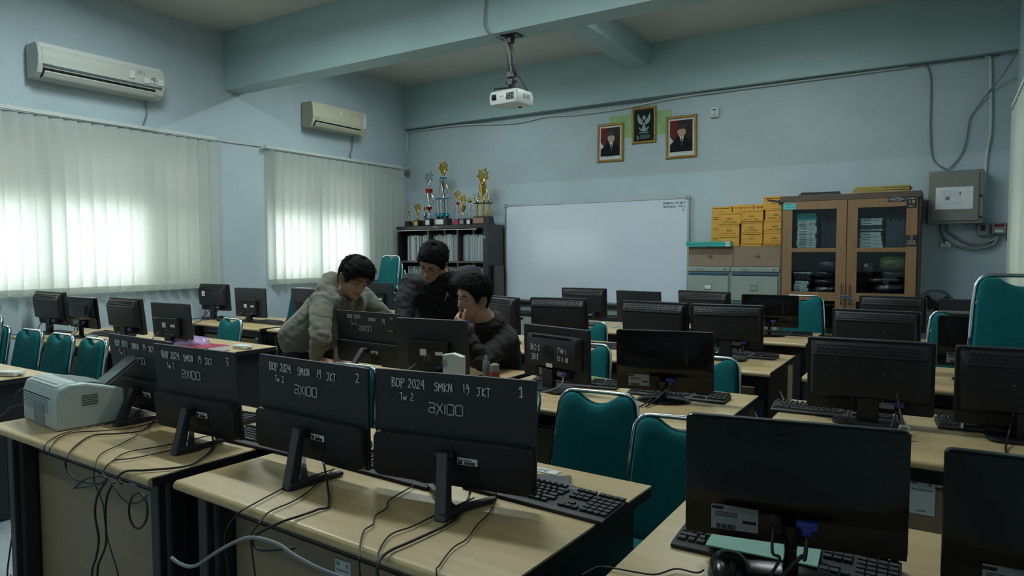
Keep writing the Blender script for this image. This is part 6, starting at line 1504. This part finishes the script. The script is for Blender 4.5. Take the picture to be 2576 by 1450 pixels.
def face_parts(parent, M, look=(0, -.4), lid=.5, brow=0.0):
    for s in (-1, 1):
        E = M @ Matrix.Translation((s * .0305, -.0722, .001))
        ey = obj('eye', B().ball((0, 0, 0), .0118, 16, E), 'eye_white', parent, smooth=2)
        d = Vector((look[0], -1, look[1])).normalized()
        obj('iris', B().ball(tuple(d * .0072), .0058, 12, E), 'iris', ey, smooth=2)
        b = B(); rows = []
        for i in range(9):
            el = R_(88) - (R_(88) + R_(10) - R_(70) * (1 - lid) ) * i / 8 - (R_(30) * lid * i / 8)
            rows.append([(.0131 * math.cos(el) * math.sin(az), -.0131 * math.cos(el) * math.cos(az), .0131 * math.sin(el)) for az in [R_(-80 + 16 * k) for k in range(11)]])
        b.grid(rows, E); obj('eyelid', b, 'skin', ey, smooth=2)
        lash = rows[-1]; obj('eyelash', B().tube([tuple(E @ Vector(p)) for p in lash[1:-1]], .0011, 4), 'hair_black', ey)
        L = [head_pt(0, 0)] ; pts = []
        for k in range(6):
            x = s * (.012 + .034 * k / 5); z = .0225 + .006 * math.sin(PI * (k / 5) ** .8) + brow * (1 - k / 5)
            th = -PI / 2 + math.asin(min(.99, abs(x) / .0765) ) * s
            q = Vector(head_pt(th, z)); pts.append(M @ Vector((x, q.y - .001, z)))
        obj('eyebrow', B().tube([tuple(p) for p in pts], [.0018, .0032, .0034, .003, .0022, .0008], 6), 'hair_black', parent, smooth=2)
def hand(b, wrist, a, n_, t_, curl=(18, 26, 20), s=1.0, thumb=(.55, .75, .25), spread=.06):
    a, n_, t_ = Vector(a).normalized(), Vector(n_).normalized(), Vector(t_).normalized(); w = Vector(wrist)
    n_ = (n_ - a * n_.dot(a)).normalized(); t_ = (t_ - a * t_.dot(a) - n_ * t_.dot(n_)).normalized()
    cap(b, w - a * .02, w + a * .012, .024 * s, .023 * s)
    for k in range(4):
        off = t_ * (.030 - .0195 * k) * s
        cap(b, w + off * .6 + a * .018 * s, w + off + a * (.082 - .004 * abs(k - 1)) * s, .0135 * s, .0115 * s, 12)
        base = w + off + a * (.086 - .005 * abs(k - 1)) * s; L = [.041, .045, .042, .033][k] * s; ang = 0
        d0 = (a + t_ * (spread * (1.3 - k))).normalized(); p = base
        for j, (f_, r) in enumerate(zip((1, .64, .48), (.0092, .0083, .0075))):
            ang += R_(curl[j] + k * 2); d = d0 * math.cos(ang) + n_ * math.sin(ang)
            q = p + d * L * f_; cap(b, p, q, r * s, r * .93 * s, 12); p = q
    tb = w + t_ * .026 * s + a * .022 * s; cap(b, w + a * .01, tb, .016 * s, .0145 * s, 12)
    d = (t_ * thumb[0] + a * thumb[1] + n_ * thumb[2]).normalized(); p = tb
    for L, r, tw in ((.036, .0125, 0), (.030, .0108, .12), (.024, .0098, .22)):
        d = (d + n_ * tw * .6 + a * tw * .5).normalized(); q = p + d * L * s; cap(b, p, q, r * s, r * .93 * s, 12); p = q
def frameM(c, f, u, s=1.0):
    f = Vector(f).normalized(); u = Vector(u); u = (u - f * u.dot(f)).normalized(); y = -f; x = y.cross(u)
    return Matrix.Translation(c) @ Matrix(((x.x, y.x, u.x, 0), (x.y, y.y, u.y, 0), (x.z, y.z, u.z, 0), (0, 0, 0, 1))) @ Matrix.Scale(s, 4)
def folds(joints, amp=.010, f=34, seed=0, base=.0055):
    J = [(Vector(p), Vector(ax).normalized(), rad) for p, ax, rad in joints]
    def fn(co, n_):
        d = base * noise.noise(Vector((co.x * 9 + seed, co.y * 9, co.z * 12))) * 2 + base * .6 * noise.noise(Vector((co.x * 25, co.y * 25 + seed, co.z * 30)))
        r1 = noise.noise(Vector((co.x * 6 + seed * 2, co.y * 6 + 5, co.z * 20 + co.x * 8)))
        d -= .006 * max(0, 1 - abs(r1) * 9)
        for p, ax, rad in J:
            v = co - p; l = v.length
            if l < rad:
                w = (1 - l / rad) ** 1.2; t = v.dot(ax)
                ph = noise.noise(Vector((co.x * 14 + seed, co.y * 14, co.z * 5))) * 2.2
                d += amp * w * (1 - abs(math.sin(t * f * 1.6 + ph)) * 2) * .9
        return d
    return fn
RV = Vector((0.84378203, 0.53668086, 0)); TV = Vector((.537, -.843, 0)); UP = Vector((0, 0, 1))
def ring(c, r, tb, back, rise=.025, n=10):
    c = Vector(c); P = []
    for k in range(n):
        a = 2 * PI * k / n; d = V(math.cos(a), math.sin(a), 0); P.append(c + d * r + UP * (d.dot(Vector(back).normalized()) * rise))
    return [(P[k], P[(k + 1) % n], tb, tb) for k in range(n)]
def person(label, head_c, f, u, hs, neck, chest, belly, pelvis, sh, el, wr, hands, knee, foot, tr, cloth, cm, seed, jnt, hood=None, trb=1.0):
    M = frameM(head_c, f, u, hs)
    hb = head_mesh(M)
    b = B()
    nk = M @ Vector((0, .012, -.075))
    cap(b, nk, neck, .050, .056); cap(b, M @ Vector((0, .03, -.05)), neck, .045, .055)
    for s in (0, 1):
        lat = (Vector(sh[s]) - Vector(chest)); lat.z = 0
        cap(b, chest, sh[s], .08 * tr, .042); cap(b, Vector(chest) + lat * .35, Vector(pelvis) + lat * .40, .095 * tr, .095 * tr)
        cap(b, Vector(neck) - UP * .05, Vector(sh[s]), .04, .04)
        cap(b, sh[s], el[s], .048, .038); cap(b, el[s], wr[s], .040, .026)
        hip = Vector(pelvis) + lat * .5
        cap(b, hip, knee[s], .082, .055); cap(b, knee[s], foot[s], .053, .035)
        ft = Vector(foot[s]); fd = Vector((f[0], f[1], 0)).normalized() if not isinstance(f, Vector) else Vector((f.x, f.y, 0)).normalized()
        cap(b, ft + V(0, 0, -.02), ft + fd * .13 + V(0, 0, -.03), .034, .026)
        hand(b, *hands[s])
    cap(b, chest, belly, .09 * tr, .10 * tr); cap(b, belly, pelvis, .10 * tr, .10 * tr)
    P = blobmesh('person', b, .0058, 4, 'skin', extra=hb, lips=M)
    tag(P, label, 'person')
    # upper garment
    g = B(); e = .017
    for s in (0, 1):
        lat = (Vector(sh[s]) - Vector(chest)); lat.z = 0
        cap(g, Vector(chest), sh[s], .098 * tr + .004, .066 * trb); cap(g, Vector(neck) - UP * .055, sh[s], .064, .060)
        cap(g, Vector(chest) + lat * .42, Vector(belly) + lat * .48, .108 * tr, .116 * tr); cap(g, Vector(belly) + lat * .48, Vector(pelvis) + lat * .45 + UP * .03, .116 * tr, .112 * tr)
        cap(g, sh[s], el[s], .068 * trb, .058 * trb); w_ = Vector(wr[s]); e_ = Vector(el[s]); cuff = w_ + (e_ - w_).normalized() * .025
        cap(g, e_, cuff, .060 * trb, .040 * trb)
        d_ = (w_ - e_).normalized(); cap(g, cuff - d_ * .05, cuff - d_ * .01, .044 * trb, .043 * trb)
    cap(g, chest, belly, .11 * tr, .118 * tr)
    for p, q, r0, r1 in (hood or []): cap(g, p, q, r0, r1)
    o = blobmesh(cloth, g, .0095, 3, cm, P, folds([(el[0], Vector(wr[0]) - Vector(el[0]), .16), (el[1], Vector(wr[1]) - Vector(el[1]), .16), (sh[0], Vector(el[0]) - Vector(sh[0]), .13), (belly, (0, 0, 1), .17)] + jnt, seed=seed))
    g = B()
    for s in (0, 1):
        lat = (Vector(sh[s]) - Vector(chest)); lat.z = 0; hip = Vector(pelvis) + lat * .5
        cap(g, Vector(pelvis) + lat * .3, hip, .105 * tr, .10); cap(g, hip, knee[s], .098, .072); cap(g, knee[s], Vector(foot[s]) + UP * .03, .070, .055)
    blobmesh('trousers', g, .012, 3, 'trouser_black', P, folds([(knee[0], (0, 0, 1), .2), (knee[1], (0, 0, 1), .2)], seed=seed + 3))
    for s in (0, 1):
        ft = Vector(foot[s]); fd = Vector((f[0], f[1], 0)).normalized(); g = B()
        cap(g, V(ft.x, ft.y, .045) - fd * .04, V(ft.x, ft.y, .042) + fd * .15, .045, .038)
        sh_ = blobmesh('shoe', g, .01, 2, 'shoe_dark', P)
        for v in sh_.data.vertices: v.co.z = max(v.co.z, .004)
    return P, M
# the man in the hooded sweatshirt, bending over the desk end
f1_ = RV * .66 + TV * .58 + UP * -.46
P1, M1 = person('person with black hair in a grey green hooded sweatshirt, bending over the desk', (3.552, 2.947, 1.252), f1_, UP + RV * .30 + TV * .12, .97, (3.475, 2.955, 1.165), (3.40, 2.95, 1.09), (3.30, 2.90, .96), (3.225, 2.86, .86),
   [(3.425, 2.80, 1.11), (3.43, 3.13, 1.12)], [(3.565, 2.67, .93), (3.56, 3.30, .92)], [(3.50, 2.69, .79), (3.69, 3.12, .79)],
   [((3.498, 2.70, .788), (.75, .35, -.12), (0, 0, -1), (-.3, .9, 0), (8, 14, 12)), ((3.70, 3.105, .785), (.9, -.3, -.12), (0, 0, -1), (-.2, -.9, 0), (8, 14, 12))],
   [(3.20, 2.77, .45), (3.17, 2.98, .45)], [(3.16, 2.76, .07), (3.10, 2.99, .07)], 1.12, 'hoodie', 'hoodie_grey', 11, [((3.38, 2.93, 1.02), (1, 0, 1), .2)],
   hood=[((3.40, 2.83, 1.19), (3.375, 2.94, 1.245), .040, .044), ((3.375, 2.94, 1.245), (3.42, 3.06, 1.20), .044, .040), ((3.40, 2.85, 1.18), (3.50, 2.86, 1.13), .040, .030), ((3.42, 3.05, 1.19), (3.52, 3.02, 1.12), .038, .030), ((3.365, 2.90, 1.25), (3.36, 2.98, 1.255), .028, .030), ((3.50, 2.865, 1.13), (3.55, 2.93, 1.06), .030, .022)], trb=1.05)
hair(P1, M1, dict(vol=.010, top=.8, len=.030, fringe=.9, mess=.28, flow=lambda p, a: Vector((.15, -.9 if p.y < .03 else .1, -.35 if a < 70 else -.9)) + (Vector((0, -.25, -.6)) if a < 60 else Vector((0, 0, 0)))), 3)
face_parts(P1, M1, (.1, -.9), .85)
obj('drawstring', B().tube(smooth_path([(3.56, 2.90, 1.08), (3.585, 2.88, 1.02), (3.58, 2.87, .95)], 4), .003, 5), 'hoodie_grey', P1)
# the man in glasses leaning over behind the desk
f2_ = RV * -.30 + TV * .78 + UP * -.58
P2, M2 = person('person in round glasses and a black zip jacket, leaning forward over the desk', (3.905, 3.255, 1.345), f2_, UP * .9 + RV * .18 + TV * .25, .94, (3.875, 3.37, 1.265), (3.80, 3.46, 1.16), (3.80, 3.56, 1.02), (3.80, 3.64, .90),
   [(3.66, 3.335, 1.20), (3.935, 3.56, 1.225)], [(3.70, 3.20, .95), (4.02, 3.53, .97)], [(3.83, 3.08, .80), (4.03, 3.30, .82)],
   [((3.84, 3.065, .79), (.6, -.7, -.1), (0, 0, -1), (.7, .6, 0), (8, 14, 12)), ((4.03, 3.28, .81), (.1, -.95, -.3), (0, 0, -1), (-.9, -.1, 0), (10, 16, 12))],
   [(3.72, 3.60, .47), (3.90, 3.66, .47)], [(3.70, 3.66, .07), (3.90, 3.70, .07)], 1.06, 'jacket', 'jacket_black', 23, [((3.80, 3.42, 1.08), (1, 0, 1), .18)],
   hood=ring((3.885, 3.365, 1.27), .062, .020, (.1, .9, 0), .03) + [ ((3.90, 3.43, 1.26), (3.95, 3.38, 1.21), .040, .034), ((3.86, 3.45, 1.22), (3.97, 3.57, 1.25), .07, .075)], trb=1.08)
hair(P2, M2, dict(vol=.008, top=1.4, len=.030, fringe=.35, mess=.30, flow=lambda p, a: Vector((.5, -.25 if p.z > .06 else .1, .25 if p.z > .05 else -.6))), 9)
face_parts(P2, M2, (-.1, -.8), .75)
gl = bpy.data.objects.new('glasses', None)
b = B()
for s in (-1, 1):
    b.tube([(s * .032 + .0225 * math.cos(a), -.103 + .004 * abs(math.cos(a)), -.004 + .0215 * math.sin(a)) for a in [2 * PI * k / 28 for k in range(28)]], .0011, 6, closed=True, M=M2)
    b.tube([(s * .0545, -.100, .0), (s * .072, -.085, .002), (s * .077, -.02, .002), (s * .079, .02, -.004)], .0011, 5, M=M2)
b.tube(smooth_path([(-.0105, -.104, .0), (0, -.1085, .003), (.0105, -.104, .0)], 3), .0011, 5, M=M2)
go = obj('glasses', b, 'glasses_metal', None, smooth=2); bpy.data.objects.remove(gl)
tag(go, 'thin round dark-rimmed glasses worn by the man in the black zip jacket', 'glasses')
b = B()
for s in (-1, 1): b.add([(s * .032 + .0215 * math.cos(a), -.1025, -.004 + .0205 * math.sin(a)) for a in [2 * PI * k / 20 for k in range(20)]], [tuple(range(20))], M2)
obj('lens', b, 'lens_glass', go)
obj('zip', B().tube(smooth_path([(3.955, 3.335, 1.16), (3.957, 3.325, 1.135), (3.948, 3.315, 1.105)], 4), .0022, 5), 'alu', P2)
obj('pocket_zip', B().tube(smooth_path([(4.005, 3.40, 1.165), (4.02, 3.415, 1.185), (4.04, 3.44, 1.19)], 4), .002, 5), 'alu', P2)
# the seated man with his chin on his hand
f3_ = RV * -.70 + TV * .68 + UP * -.06
P3, M3 = person('person with thick black hair in a black jacket, seated with chin resting on one hand', (4.358, 3.045, 1.152), f3_, UP + RV * .14 + TV * .05, .93, (4.40, 3.135, 1.015), (4.385, 3.22, .90), (4.33, 3.31, .74), (4.27, 3.38, .585),
   [(4.225, 3.20, .93), (4.495, 3.19, .905)], [(4.10, 3.02, .82), (4.475, 2.955, .825)], [(4.22, 2.88, .785), (4.385, 2.925, 1.0)],
   [((4.235, 2.87, .782), (.8, -.5, -.1), (0, 0, -1), (-.5, -.8, 0), (10, 18, 14)), ((4.378, 2.915, .982), (-.50, .10, .55), (.25, .80, .12), (.75, .15, .55), (52, 62, 40), .95, (.75, .62, .30), .0)],
   [(4.17, 2.98, .49), (4.42, 2.98, .49)], [(4.17, 2.98, .07), (4.42, 3.0, .07)], 1.02, 'jacket', 'jacket_brown', 41, [((4.45, 3.1, .88), (0, 1, .6), .16)],
   hood=ring((4.395, 3.13, 1.028), .060, .019, (.3, .8, 0), .03) + ring((4.40, 3.14, 1.005), .068, .026, (.3, .8, 0), .02) + [((4.43, 3.17, .99), (4.49, 3.18, .93), .05, .055)], trb=1.0)
hair(P3, M3, dict(vol=.010, top=.8, len=.024, fringe=.4, mess=.5, flow=lambda p, a: Vector((.1, -.5 if p.y < 0 else .3, -.1 if p.z > .06 else -.7))), 17, 4600)
face_parts(P3, M3, (.25, -.30), .72)
